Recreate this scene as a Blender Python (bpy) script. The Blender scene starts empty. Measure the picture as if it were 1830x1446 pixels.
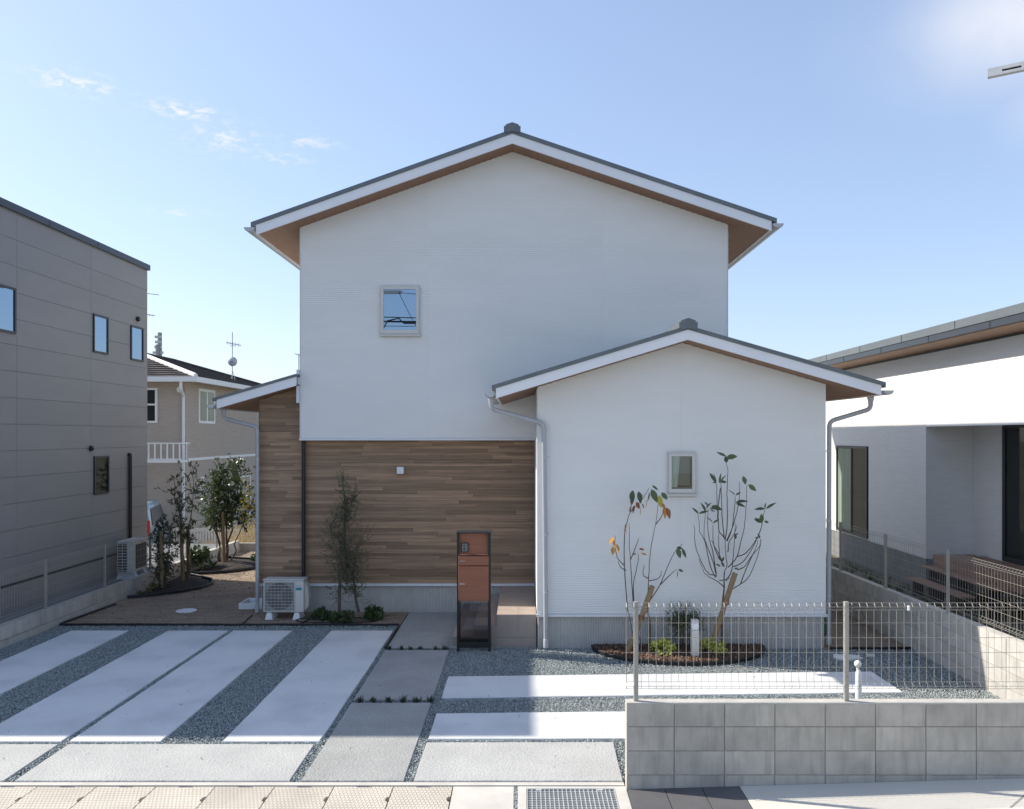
import bpy, math, random
import numpy as np
from mathutils import Vector
random.seed(7)
RNG = np.random.default_rng(7)
sc = bpy.context.scene
COL = sc.collection

# ------------------------------------------------------------------ camera, sky, sun, exposure
cam_d = bpy.data.cameras.new('camera'); cam = bpy.data.objects.new('camera', cam_d); COL.objects.link(cam)
cam.location = (0, 0, 3.35); cam.rotation_euler = (math.radians(90), 0, 0)
cam_d.sensor_width = 36; cam_d.lens = 1485 / 1830 * 36
cam_d.shift_x = -20 / 1830; cam_d.shift_y = 55 / 1830
cam_d.clip_start = 0.05; cam_d.clip_end = 3000
sc.camera = cam
SUN = Vector((-1.226, 0.38, 1.0)).normalized()
W = bpy.data.worlds.new('World'); sc.world = W; W.use_nodes = True
sc.view_settings.view_transform = 'Standard'; sc.view_settings.look = 'None'
sc.view_settings.gamma = 1.0; sc.view_settings.use_curve_mapping = False
sc.view_settings.exposure = 0.97
SKY_STRENGTH = 0.15
SUN_STRENGTH = 3.7

def px_dir(x, y):
    return Vector(((x - 935) / 1485, 1, (778 - y) / 1485)).normalized()

def build_world():
    nt = W.node_tree; nt.nodes.clear(); N = nt.nodes; L = nt.links
    out = N.new('ShaderNodeOutputWorld'); bg = N.new('ShaderNodeBackground')
    sky = N.new('ShaderNodeTexSky'); sky.sky_type = 'NISHITA'; sky.sun_disc = False
    sky.sun_elevation = math.asin(SUN.z); sky.sun_rotation = math.atan2(SUN.x, SUN.y)
    sky.altitude = 0; sky.air_density = 1.0; sky.dust_density = 1.0; sky.ozone_density = 2.5
    bg.inputs['Strength'].default_value = SKY_STRENGTH
    tc = N.new('ShaderNodeTexCoord')
    def vm(op, a, b=None):
        n = N.new('ShaderNodeVectorMath'); n.operation = op
        for i, v in enumerate((a, b)):
            if v is None: continue
            if isinstance(v, (tuple, Vector)): n.inputs[i].default_value = tuple(v)
            else: L.new(v, n.inputs[i])
        return n
    def mm(op, a, b=None, c=None, clamp=False):
        n = N.new('ShaderNodeMath'); n.operation = op; n.use_clamp = clamp
        for i, v in enumerate((a, b, c)):
            if v is None: continue
            if isinstance(v, (int, float)): n.inputs[i].default_value = v
            else: L.new(v, n.inputs[i])
        return n.outputs[0]
    d = vm('NORMALIZE', tc.outputs['Generated']).outputs[0]
    mapn = N.new('ShaderNodeMapping'); mapn.inputs['Rotation'].default_value = (0, math.radians(-9), 0)
    mapn.inputs['Scale'].default_value = (44, 44, 105); L.new(d, mapn.inputs['Vector'])
    no = N.new('ShaderNodeTexNoise'); no.inputs['Scale'].default_value = 1.6
    no.inputs['Detail'].default_value = 6; no.inputs['Roughness'].default_value = 0.62; L.new(mapn.outputs[0], no.inputs['Vector'])
    no2 = N.new('ShaderNodeTexNoise'); no2.inputs['Scale'].default_value = 5.0
    no2.inputs['Detail'].default_value = 5; no2.inputs['Distortion'].default_value = 0.6; L.new(d, no2.inputs['Vector'])
    acc = None
    # thin cirrus puffs and one soft veil: (direction, half width, half height, density, threshold noise)
    for (x, y, sx, sy, amp, soft) in [(135, 148, 62, 17, .95, 0), (330, 198, 58, 13, .95, 0), (400, 247, 62, 24, .65, 0),
                                      (550, 254, 50, 9, .55, 0), (505, 283, 45, 9, .6, 0), (320, 381, 50, 9, .45, 0),
                                      (1850, 30, 190, 105, .95, 1), (1870, 170, 80, 80, .35, 1)]:
        c = px_dir(x, y)
        right = Vector((c.y, -c.x, 0)).normalized(); up = right.cross(c).normalized()
        k = 1485 / c.y
        u = mm('MULTIPLY', vm('DOT_PRODUCT', d, right).outputs['Value'], k / sx)
        v = mm('MULTIPLY', vm('DOT_PRODUCT', d, up).outputs['Value'], k / sy)
        f = vm('DOT_PRODUCT', d, c).outputs['Value']
        r2 = mm('ADD', mm('MULTIPLY', u, u), mm('MULTIPLY', v, v))
        m = mm('MULTIPLY', mm('POWER', 2.718, mm('MULTIPLY', r2, -1.0)), mm('GREATER_THAN', f, 0.5))
        if soft:
            t = mm('MULTIPLY', m, mm('MULTIPLY_ADD', no2.outputs['Fac'], 1.6, -0.05), clamp=True)
        else:
            t = mm('MULTIPLY', m, mm('MULTIPLY_ADD', no.outputs['Fac'], 6.0, -2.75, clamp=True), clamp=True)
        t = mm('MULTIPLY', t, amp)
        acc = t if acc is None else mm('MAXIMUM', acc, t)
    # pale moist air: a constant share of white light over the whole sky
    mix = N.new('ShaderNodeMix'); mix.data_type = 'RGBA'; mix.inputs['Factor'].default_value = 0.12
    # camera-like shoulder: the sky's range is compressed evenly in all directions
    pre = vm('MULTIPLY', sky.outputs[0], Vector((.200, .206, .224))).outputs[0]
    gm = N.new('ShaderNodeGamma'); gm.inputs['Gamma'].default_value = .71; L.new(pre, gm.inputs['Color'])
    post = vm('MULTIPLY', gm.outputs[0], Vector((3.16, 3.24, 3.38))).outputs[0]
    L.new(post, mix.inputs[6]); mix.inputs[7].default_value = (2.15, 2.35, 3.0, 1)
    mix2 = N.new('ShaderNodeMix'); mix2.data_type = 'RGBA'; L.new(acc, mix2.inputs['Factor'])
    L.new(mix.outputs[2], mix2.inputs[6]); mix2.inputs[7].default_value = (3.3, 3.35, 3.55, 1)
    L.new(mix2.outputs[2], bg.inputs['Color']); L.new(bg.outputs[0], out.inputs['Surface'])
build_world()
sd = bpy.data.lights.new('sun', 'SUN'); sd.energy = SUN_STRENGTH; sd.angle = math.radians(0.53); sd.color = (1.0, 0.92, 0.80)
so = bpy.data.objects.new('sun', sd); COL.objects.link(so)
so.rotation_euler = (-SUN).to_track_quat('-Z', 'Y').to_euler(); so.location = (-30, 10, 30)

# ------------------------------------------------------------------ measuring helpers (pixel of the photo + true distance -> metres)
def PX(x, Y): return (x - 935) * Y / 1485
def PZ(y, Y): return 3.35 - (y - 778) * Y / 1485
def P(x, y, Y): return (PX(x, Y), Y, PZ(y, Y))

# ------------------------------------------------------------------ mesh helpers
class MB:
    def __init__(s): s.v = []; s.f = []; s.m = []
    def add(s, vs, fs, mi=0):
        o = len(s.v); s.v += [tuple(v) for v in vs]; s.f += [tuple(i + o for i in f) for f in fs]; s.m += [mi] * len(fs); return s
    def hexa(s, c, mi=0):   # 8 corners: bottom 4 ccw, top 4
        return s.add(c, [(3, 2, 1, 0), (4, 5, 6, 7), (0, 1, 5, 4), (1, 2, 6, 5), (2, 3, 7, 6), (3, 0, 4, 7)], mi)
    def box(s, x0, x1, y0, y1, z0, z1, mi=0):
        return s.hexa([(x0, y0, z0), (x1, y0, z0), (x1, y1, z0), (x0, y1, z0), (x0, y0, z1), (x1, y0, z1), (x1, y1, z1), (x0, y1, z1)], mi)
    def cbox(s, x0, x1, y0, y1, z0, z1, b, mi=0):  # chamfered box
        lo = (x0, y0, z0); hi = (x1, y1, z1); vs = []; idx = {}
        for sx in (0, 1):
            for sy in (0, 1):
                for sz in (0, 1):
                    for ax in range(3):
                        p = []
                        for a, q in enumerate((sx, sy, sz)):
                            val = hi[a] if q else lo[a]
                            if a != ax: val += -b if q else b
                            p.append(val)
                        idx[(sx, sy, sz, ax)] = len(vs); vs.append(p)
        fs = []
        for ax in range(3):
            o = [a for a in range(3) if a != ax]
            for q in (0, 1):
                ring = []
                for (a, b2) in ((0, 0), (1, 0), (1, 1), (0, 1)):
                    k = [0, 0, 0]; k[ax] = q; k[o[0]] = a; k[o[1]] = b2; ring.append(idx[(k[0], k[1], k[2], ax)])
                fl = (ax == 1) ^ (q == 0)
                fs.append(tuple(reversed(ring)) if fl else tuple(ring))
        for ax in range(3):
            o = [a for a in range(3) if a != ax]
            for a in (0, 1):
                for b2 in (0, 1):
                    k0 = [0, 0, 0]; k1 = [0, 0, 0]; k1[ax] = 1
                    for k in (k0, k1): k[o[0]] = a; k[o[1]] = b2
                    fs.append((idx[(*k0, o[0])], idx[(*k1, o[0])], idx[(*k1, o[1])], idx[(*k0, o[1])]))
        for sx in (0, 1):
            for sy in (0, 1):
                for sz in (0, 1): fs.append(tuple(idx[(sx, sy, sz, a)] for a in range(3)))
        return s.add(vs, fs, mi)
    def prism(s, poly, y0, y1, mi=0):     # polygon in XZ (ccw seen from -Y), extruded in Y
        n = len(poly)
        if n < 3: return s
        a = sum(poly[i][0] * poly[(i + 1) % n][1] - poly[(i + 1) % n][0] * poly[i][1] for i in range(n))
        if a < 0: poly = poly[::-1]
        vs = [(p[0], y0, p[1]) for p in poly] + [(p[0], y1, p[1]) for p in poly]
        fs = [tuple(range(n)), tuple(range(2 * n - 1, n - 1, -1))] + [(i, i + n, (i + 1) % n + n, (i + 1) % n) for i in range(n)]
        return s.add(vs, fs, mi)
    def slab(s, poly, z0, z1, mi=0):      # polygon in XY ccw, extruded in Z
        n = len(poly)
        a = sum(poly[i][0] * poly[(i + 1) % n][1] - poly[(i + 1) % n][0] * poly[i][1] for i in range(n))
        if a < 0: poly = poly[::-1]
        vs = [(p[0], p[1], z0) for p in poly] + [(p[0], p[1], z1) for p in poly]
        fs = [tuple(range(n - 1, -1, -1)), tuple(range(n, 2 * n))] + [(i, (i + 1) % n, (i + 1) % n + n, i + n) for i in range(n)]
        return s.add(vs, fs, mi)
    def tube(s, path, r, n=8, mi=0, cap=True):
        path = [Vector(p) for p in path]; rs = r if isinstance(r, (list, tuple)) else [r] * len(path)
        rings = []; ref = None
        for i, p in enumerate(path):
            t = (path[min(i + 1, len(path) - 1)] - path[max(i - 1, 0)]).normalized()
            if ref is None:
                ref = Vector((0, 0, 1)) if abs(t.z) < .9 else Vector((1, 0, 0))
            u = (ref - t * ref.dot(t))
            if u.length < 1e-5: u = t.orthogonal()
            u.normalize(); w = t.cross(u); ref = u
            rings.append([p + (u * math.cos(2 * math.pi * k / n) + w * math.sin(2 * math.pi * k / n)) * rs[i] for k in range(n)])
        vs = [v for ring in rings for v in ring]; fs = []
        for i in range(len(path) - 1):
            for k in range(n):
                fs.append((i * n + k, i * n + (k + 1) % n, (i + 1) * n + (k + 1) % n, (i + 1) * n + k))
        if cap: fs.append(tuple(range(n - 1, -1, -1))); fs.append(tuple(range((len(path) - 1) * n, len(path) * n)))
        return s.add(vs, fs, mi)
    def lathe(s, prof, c=(0, 0, 0), n=20, mi=0, axis='z'):
        vs = []; fs = []
        for (r, h) in prof:
            for k in range(n):
                a = 2 * math.pi * k / n; x, y = r * math.cos(a), r * math.sin(a)
                p = (x, y, h) if axis == 'z' else ((x, h, -y) if axis == 'y' else (h, x, y))
                vs.append((p[0] + c[0], p[1] + c[1], p[2] + c[2]))
        for i in range(len(prof) - 1):
            for k in range(n): fs.append((i * n + k, i * n + (k + 1) % n, (i + 1) * n + (k + 1) % n, (i + 1) * n + k))
        fs.append(tuple(range(n - 1, -1, -1))); fs.append(tuple(range((len(prof) - 1) * n, len(prof) * n)))
        return s.add(vs, fs, mi)
    def make(s, name, mats, parent=None, smooth=False, **props):
        me = bpy.data.meshes.new(name); me.from_pydata(s.v, [], s.f)
        if not isinstance(mats, (list, tuple)): mats = [mats]
        for m in mats: me.materials.append(m)
        if len(mats) > 1: me.polygons.foreach_set('material_index', s.m)
        if smooth: me.polygons.foreach_set('use_smooth', [True] * len(me.polygons))
        me.update()
        if smooth:
            try: me.set_sharp_from_angle(angle=math.radians(40))
            except Exception: pass
        return link(name, me, parent, **props)

def world_loc(o):
    v = Vector((0, 0, 0))
    while o: v += o.location; o = o.parent
    return v
def link(name, me, parent=None, local=False, **props):
    o = bpy.data.objects.new(name, me); COL.objects.link(o)
    if parent:
        o.parent = parent
        if not local: o.location = -world_loc(parent)
    for k, v in props.items(): o[k] = v
    return o
def thing(name, label, cat, loc=(0, 0, 0), group=None, kind=None):
    o = bpy.data.objects.new(name, None); COL.objects.link(o); o.location = loc; o.empty_display_size = .2
    if label: o['label'] = label
    if cat: o['category'] = cat
    if group: o['group'] = group
    if kind: o['kind'] = kind
    return o
def tag(o, label, cat, group=None):
    o['label'] = label; o['category'] = cat
    if group: o['group'] = group
    return o
def clip(poly, a, b, c):    # keep a*x + b*z <= c
    out = []
    for i in range(len(poly)):
        p, q = poly[i], poly[(i + 1) % len(poly)]
        dp, dq = a * p[0] + b * p[1] - c, a * q[0] + b * q[1] - c
        if dp <= 0: out.append(p)
        if (dp < 0 < dq) or (dq < 0 < dp):
            t = dp / (dp - dq); out.append((p[0] + (q[0] - p[0]) * t, p[1] + (q[1] - p[1]) * t))
    return out

# ------------------------------------------------------------------ materials
def mat(name, c1, c2=None, rough=.6, scale=(8, 8, 8), detail=4, bump=0.0, bscale=None, rand=0.0, metal=0.0, spec=.5, coord='Object', contrast=(.35, .65), bdist=.01, extra=None):
    m = bpy.data.materials.new(name); m.use_nodes = True; nt = m.node_tree; N = nt.nodes; L = nt.links
    b = N['Principled BSDF']; b.inputs['Roughness'].default_value = rough; b.inputs['Metallic'].default_value = metal
    b.inputs['Specular IOR Level'].default_value = spec
    tc = N.new('ShaderNodeTexCoord'); src = tc.outputs[coord]
    oi = N.new('ShaderNodeObjectInfo')
    col = None
    if rand:
        add = N.new('ShaderNodeVectorMath'); add.operation = 'ADD'; mul = N.new('ShaderNodeVectorMath'); mul.operation = 'SCALE'
        comb = N.new('ShaderNodeCombineXYZ'); L.new(oi.outputs['Random'], comb.inputs[0]); L.new(oi.outputs['Random'], comb.inputs[1]); L.new(oi.outputs['Random'], comb.inputs[2])
        L.new(comb.outputs[0], mul.inputs[0]); mul.inputs['Scale'].default_value = 37.0
        L.new(src, add.inputs[0]); L.new(mul.outputs[0], add.inputs[1]); src = add.outputs[0]
    if c2 is not None:
        mp = N.new('ShaderNodeMapping'); mp.inputs['Scale'].default_value = scale; L.new(src, mp.inputs[0])
        no = N.new('ShaderNodeTexNoise'); no.inputs['Scale'].default_value = 1; no.inputs['Detail'].default_value = detail
        no.inputs['Roughness'].default_value = .6; L.new(mp.outputs[0], no.inputs['Vector'])
        mr = N.new('ShaderNodeMapRange'); mr.inputs[1].default_value = contrast[0]; mr.inputs[2].default_value = contrast[1]; L.new(no.outputs['Fac'], mr.inputs[0])
        mx = N.new('ShaderNodeMix'); mx.data_type = 'RGBA'; L.new(mr.outputs[0], mx.inputs['Factor'])
        mx.inputs[6].default_value = (*c1, 1); mx.inputs[7].default_value = (*c2, 1); col = mx.outputs[2]
    if rand:
        hs = N.new('ShaderNodeHueSaturation'); mr2 = N.new('ShaderNodeMapRange'); mr2.inputs[3].default_value = 1 - rand; mr2.inputs[4].default_value = 1 + rand
        L.new(oi.outputs['Random'], mr2.inputs[0]); L.new(mr2.outputs[0], hs.inputs['Value'])
        if col: L.new(col, hs.inputs['Color'])
        else: hs.inputs['Color'].default_value = (*c1, 1)
        col = hs.outputs[0]
    if extra: col = extra(nt, src, col)
    if col: L.new(col, b.inputs['Base Color'])
    else: b.inputs['Base Color'].default_value = (*c1, 1)
    if bump:
        mp = N.new('ShaderNodeMapping'); mp.inputs['Scale'].default_value = bscale or scale; L.new(src, mp.inputs[0])
        no = N.new('ShaderNodeTexNoise'); no.inputs['Scale'].default_value = 1; no.inputs['Detail'].default_value = 3; L.new(mp.outputs[0], no.inputs['Vector'])
        bp = N.new('ShaderNodeBump'); bp.inputs['Strength'].default_value = bump; bp.inputs['Distance'].default_value = bdist
        L.new(no.outputs['Fac'], bp.inputs['Height']); L.new(bp.outputs[0], b.inputs['Normal'])
    return m

def speckle(c, amt, scale):       # fine salt and pepper on top of the tone
    def f(nt, src, col):
        N = nt.nodes; L = nt.links
        no = N.new('ShaderNodeTexNoise'); no.inputs['Scale'].default_value = scale; no.inputs['Detail'].default_value = 2; L.new(src, no.inputs['Vector'])
        mr = N.new('ShaderNodeMapRange'); mr.inputs[1].default_value = .5; mr.inputs[2].default_value = .68; mr.inputs[4].default_value = amt; L.new(no.outputs['Fac'], mr.inputs[0])
        mx = N.new('ShaderNodeMix'); mx.data_type = 'RGBA'; L.new(mr.outputs[0], mx.inputs['Factor']); L.new(col, mx.inputs[6]); mx.inputs[7].default_value = (*c, 1)
        return mx.outputs[2]
    return f
def streaks(c, amt, sx, sz):      # vertical weather streaks
    def f(nt, src, col):
        N = nt.nodes; L = nt.links
        mp = N.new('ShaderNodeMapping'); mp.inputs['Scale'].default_value = (sx, sx, sz); L.new(src, mp.inputs[0])
        no = N.new('ShaderNodeTexNoise'); no.inputs['Scale'].default_value = 1; no.inputs['Detail'].default_value = 5; L.new(mp.outputs[0], no.inputs['Vector'])
        mr = N.new('ShaderNodeMapRange'); mr.inputs[1].default_value = .48; mr.inputs[2].default_value = .75; mr.inputs[4].default_value = amt; L.new(no.outputs['Fac'], mr.inputs[0])
        mx = N.new('ShaderNodeMix'); mx.data_type = 'RGBA'; L.new(mr.outputs[0], mx.inputs['Factor']); L.new(col, mx.inputs[6]); mx.inputs[7].default_value = (*c, 1)
        return mx.outputs[2]
    return f

M = {}
M['siding'] = mat('white_siding', (.84, .84, .825), (.81, .81, .795), .62, (.7, .7, 2.2), 3, rand=.012)
M['trim'] = mat('white_metal_trim', (.72, .74, .76), (.68, .70, .73), .4, (3, 3, 3), 2)
M['fascia'] = mat('fascia_board', (.82, .83, .86), (.78, .79, .82), .5, (1.5, 1.5, 3), 3)
M['roof'] = mat('slate_grey_metal', (.13, .15, .16), (.16, .18, .19), .45, (4, 1, 4), 4, metal=.3)
M['soffit'] = mat('wood_grain_soffit', (.33, .19, .115), (.25, .14, .085), .6, (60, 2, 2), 4, bump=.15, bscale=(80, 2, 2))
M['plank'] = mat('weathered_wood_plank', (.40, .265, .165), (.21, .135, .085), .7, (1.6, 20, 46), 5, bump=.3, bscale=(2, 30, 90), rand=.30, contrast=(.28, .74), bdist=.003)
M['foundation'] = mat('grey_render', (.60, .59, .56), (.52, .515, .49), .85, (5, 5, 2), 4, bump=.2, bscale=(120, 120, 120), bdist=.002)
M['pipe'] = mat('grey_pvc', (.44, .45, .47), (.40, .41, .43), .35, (3, 3, 3), 2)
M['gutter'] = mat('grey_gutter', (.48, .49, .50), None, .4)
M['black'] = mat('black_metal', (.012, .012, .014), None, .4)
M['blackplastic'] = mat('black_plastic', (.016, .016, .018), None, .5)
M['winframe'] = mat('beige_aluminium', (.62, .60, .56), None, .4)
M['dframe'] = mat('dark_window_frame', (.02, .024, .03), None, .4)
M['concrete_white'] = mat('smooth_pale_concrete', (.67, .68, .68), (.60, .615, .625), .75, (1.3, 1.3, 1.3), 6, bump=.12, bscale=(60, 60, 60), contrast=(.3, .7), bdist=.002, extra=streaks((.50, .51, .52), .75, 1.3, 1.3))
M['aggregate'] = mat('exposed_aggregate', (.47, .475, .46), (.40, .405, .395), .9, (1.4, 1.4, 1.4), 6, bump=.9, bscale=(48, 48, 48), bdist=.009, extra=speckle((.19, .195, .20), .6, 75))
M['aggregate_path'] = mat('exposed_aggregate_path', (.37, .375, .365), (.30, .305, .295), .9, (1.6, 1.6, 1.6), 6, bump=.9, bscale=(48, 48, 48), bdist=.009, extra=speckle((.15, .155, .16), .7, 65))
M['block'] = mat('weathered_block', (.50, .465, .405), (.37, .345, .30), .92, (3, 3, 2.5), 6, bump=.4, bscale=(90, 90, 90), rand=.09, bdist=.003, extra=streaks((.22, .205, .185), .5, 14, 1.6))
M['block_pale'] = mat('pale_block', (.52, .505, .47), (.42, .405, .375), .92, (3, 3, 3), 5, bump=.4, bscale=(90, 90, 90), rand=.05, bdist=.003, extra=streaks((.22, .21, .2), .5, 5, .8))
M['blocktop'] = mat('mortar_cap', (.50, .48, .44), (.40, .385, .355), .92, (4, 4, 4), 5, bump=.3, bscale=(80, 80, 80), bdist=.002)
M['mortar'] = mat('mortar', (.38, .36, .32), (.26, .245, .22), .95, (8, 8, 8), 4)
M['mesh'] = mat('bronze_grey_wire', (.33, .31, .27), None, .45, metal=.3)
M['meshpost'] = mat('bronze_grey_post', (.36, .345, .31), (.32, .31, .28), .5, (5, 5, 5), 2, metal=.25)
M['cover'] = mat('gutter_lid_concrete', (.60, .555, .48), (.48, .44, .38), .92, (2, 2, 2), 6, bump=.4, bscale=(70, 70, 70), rand=.05, bdist=.003)
M['curb'] = mat('beige_concrete', (.56, .54, .49), (.47, .45, .41), .9, (3, 3, 3), 5, bump=.3, bscale=(70, 70, 70), bdist=.003)
M['sidewalk'] = mat('pale_pavement', (.60, .58, .52), (.54, .52, .47), .9, (.9, .9, .9), 6, bump=.3, bscale=(90, 90, 90), bdist=.002)  # pale concrete, the pavement's own tone
M['asphalt'] = mat('asphalt', (.13, .13, .13), (.10, .10, .10), .9, (3, 3, 3), 5, bump=.5, bscale=(60, 60, 60))
M['slate'] = mat('dark_grey_tile', (.115, .115, .12), (.095, .095, .10), .6, (3, 3, 3), 4, bump=.15, bscale=(50, 50, 50), rand=.05, bdist=.002)
M['porch'] = mat('sand_porch_tile', (.37, .31, .265), (.33, .275, .235), .6, (3, 3, 3), 4, rand=.04)
M['grout'] = mat('pale_grout', (.48, .45, .41), None, .9)
M['soil'] = mat('brown_soil', (.31, .24, .175), (.19, .145, .105), .97, (1.8, 5, 3), 6, bump=.9, bscale=(16, 16, 16), bdist=.02, extra=speckle((.26, .2, .145), .35, 30))
M['bed'] = mat('dark_bed_soil', (.035, .026, .02), (.02, .015, .012), .97, (9, 9, 9), 5, bump=1, bscale=(30, 30, 30), bdist=.02)
M['found_dark'] = mat('grey_footing', (.24, .245, .25), (.19, .195, .20), .9, (4, 4, 2), 4, bump=.2, bscale=(90, 90, 90), bdist=.002)
M['gravelbase'] = mat('gravel_base', (.22, .235, .24), (.13, .14, .145), .95, (40, 40, 40), 3, bump=1, bscale=(60, 60, 60))
M['tile_wall'] = mat('taupe_panel', (.265, .26, .258), (.25, .246, .244), .6, (1, 1, 3), 3, rand=.02)
M['cap_dark'] = mat('dark_flashing', (.05, .06, .075), None, .4, metal=.3)
M['backwall'] = mat('taupe_brick_wall', (.48, .41, .345), (.42, .36, .30), .8, (2, 2, 22), 4, bump=.4, bscale=(8, 8, 60), bdist=.01)
M['whitepaint'] = mat('white_paint', (.78, .78, .76), None, .45)
M['backroof'] = mat('brown_roof_tile', (.065, .052, .048), (.045, .036, .034), .8, (3, 3, 3), 4)
M['neighbour'] = mat('white_textured_siding', (.74, .735, .71), (.69, .685, .665), .7, (2, 2, 20), 4, bump=.3, bscale=(3, 3, 45), rand=.01, bdist=.006)
M['deck'] = mat('brown_deck_board', (.32, .195, .14), (.24, .145, .105), .65, (1.5, 20, 20), 4, rand=.08)
M['timber'] = mat('round_timber_stake', (.30, .215, .12), (.20, .135, .075), .85, (30, 30, 2), 5, bump=.5, bscale=(60, 60, 4), bdist=.004)
M['bark'] = mat('grey_bark', (.13, .105, .085), (.08, .065, .052), .9, (20, 20, 6), 4, bump=.5, bscale=(60, 60, 12), bdist=.003)
M['twig'] = mat('dark_twig', (.085, .06, .045), None, .85)
M['white_plastic'] = mat('white_plastic', (.74, .75, .76), None, .4)
M['ac'] = mat('ivory_casing', (.62, .61, .57), None, .42)
M['acback'] = mat('grille_backing', (.26, .25, .25), None, .6)
M['acdark'] = mat('fan_shadow', (.03, .03, .033), None, .6)
M['box'] = mat('rust_brown_panel', (.33, .125, .065), (.28, .10, .052), .5, (2, 2, 60), 4, rand=.03)
M['blanket'] = mat('pale_curtain', (.62, .63, .58), (.50, .51, .47), .9, (30, 30, 1), 2)
M['brown_in'] = mat('brown_interior', (.14, .115, .095), None, .8)
M['dark_in'] = mat('dark_interior', (.02, .02, .022), None, .8)  # near black colour stands in for the shade inside unlit rooms
M['room'] = mat('room_wall', (.20, .17, .14), None, .8)
M['diffuser'] = mat('milky_diffuser', (.80, .81, .84), None, .3)
M['teal'] = mat('teal_badge', (.02, .22, .30), None, .4)
M['greytext'] = mat('grey_print', (.30, .36, .40), None, .5)
M['plate'] = mat('grey_plate', (.16, .16, .165), None, .4)
M['fan'] = mat('dark_fan', (.10, .10, .105), None, .5)
M['red'] = mat('red_lens', (.5, .02, .02), None, .25)
M['van'] = mat('silver_blue_paint', (.30, .39, .42), None, .25, metal=.2)
M['galv'] = mat('galvanised_steel', (.55, .57, .57), (.48, .50, .50), .5, (10, 10, 10), 3, metal=.3)
M['polecon'] = mat('concrete_pole', (.33, .33, .32), (.27, .27, .26), .9, (3, 3, 3), 3)
M['weeds'] = mat('weedy_ground', (.10, .10, .06), (.19, .17, .14), .97, (2.5, 2.5, 2.5), 6, bump=1, bscale=(20, 20, 20), bdist=.03)
M['land'] = mat('dry_land', (.20, .17, .12), (.13, .12, .08), .97, (.5, .5, .5), 5)

def leafmat(name, c, rough=.5, trans=.35, rand=.25):
    m = bpy.data.materials.new(name); m.use_nodes = True; nt = m.node_tree; N = nt.nodes; L = nt.links
    b = N['Principled BSDF']; b.inputs['Roughness'].default_value = rough
    at = N.new('ShaderNodeAttribute'); at.attribute_name = 'tone'
    mr = N.new('ShaderNodeMapRange'); mr.inputs[3].default_value = 1 - rand; mr.inputs[4].default_value = 1 + rand; L.new(at.outputs['Fac'], mr.inputs[0])
    hs = N.new('ShaderNodeHueSaturation'); hs.inputs['Color'].default_value = (*c, 1); L.new(mr.outputs[0], hs.inputs['Value'])
    hm = N.new('ShaderNodeMapRange'); hm.inputs[3].default_value = .485; hm.inputs[4].default_value = .51; L.new(at.outputs['Fac'], hm.inputs[0]); L.new(hm.outputs[0], hs.inputs['Hue'])
    L.new(hs.outputs[0], b.inputs['Base Color'])
    tr = N.new('ShaderNodeBsdfTranslucent'); L.new(hs.outputs[0], tr.inputs['Color'])
    mx = N.new('ShaderNodeMixShader'); mx.inputs[0].default_value = trans
    L.new(b.outputs[0], mx.inputs[1]); L.new(tr.outputs[0], mx.inputs[2]); L.new(mx.outputs[0], N['Material Output'].inputs['Surface'])
    return m
M['leaf_olive'] = leafmat('olive_leaf', (.13, .15, .09), .5, .25, .4)
M['leaf_dark'] = leafmat('dark_green_leaf', (.07, .105, .04), .4, .3, .5)
M['leaf_mid'] = leafmat('green_leaf', (.06, .11, .035), .4, .3, .45)
M['leaf_gold'] = leafmat('yellow_leaf', (.50, .42, .05), .5, .4, .3)
M['leaf_pale'] = leafmat('pale_olive_leaf', (.15, .16, .05), .5, .3, .4)
M['leaf_lime'] = leafmat('lime_leaf', (.55, .58, .14), .5, .35, .4)
M['leaf_bronze'] = leafmat('bronze_leaf', (.095, .105, .055), .5, .3, .4)
M['leaf_big_green'] = leafmat('broad_green_leaf', (.085, .135, .065), .4, .3, .3)
M['leaf_orange'] = leafmat('orange_leaf', (.62, .30, .08), .5, .45, .3)
M['leaf_amber'] = leafmat('amber_leaf', (.75, .48, .10), .5, .45, .3)
M['leaf_rust'] = leafmat('rust_leaf', (.42, .19, .075), .6, .35, .3)
M['dry'] = leafmat('dry_grass', (.42, .32, .17), .8, .35, .4)
M['tuft'] = leafmat('dark_tuft', (.035, .06, .03), .5, .25, .4)
M['stone'] = leafmat('blue_grey_stone', (.345, .39, .39), .85, 0.0, .5)
M['chip'] = leafmat('bark_chip', (.12, .068, .045), .9, 0.0, .6)

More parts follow.
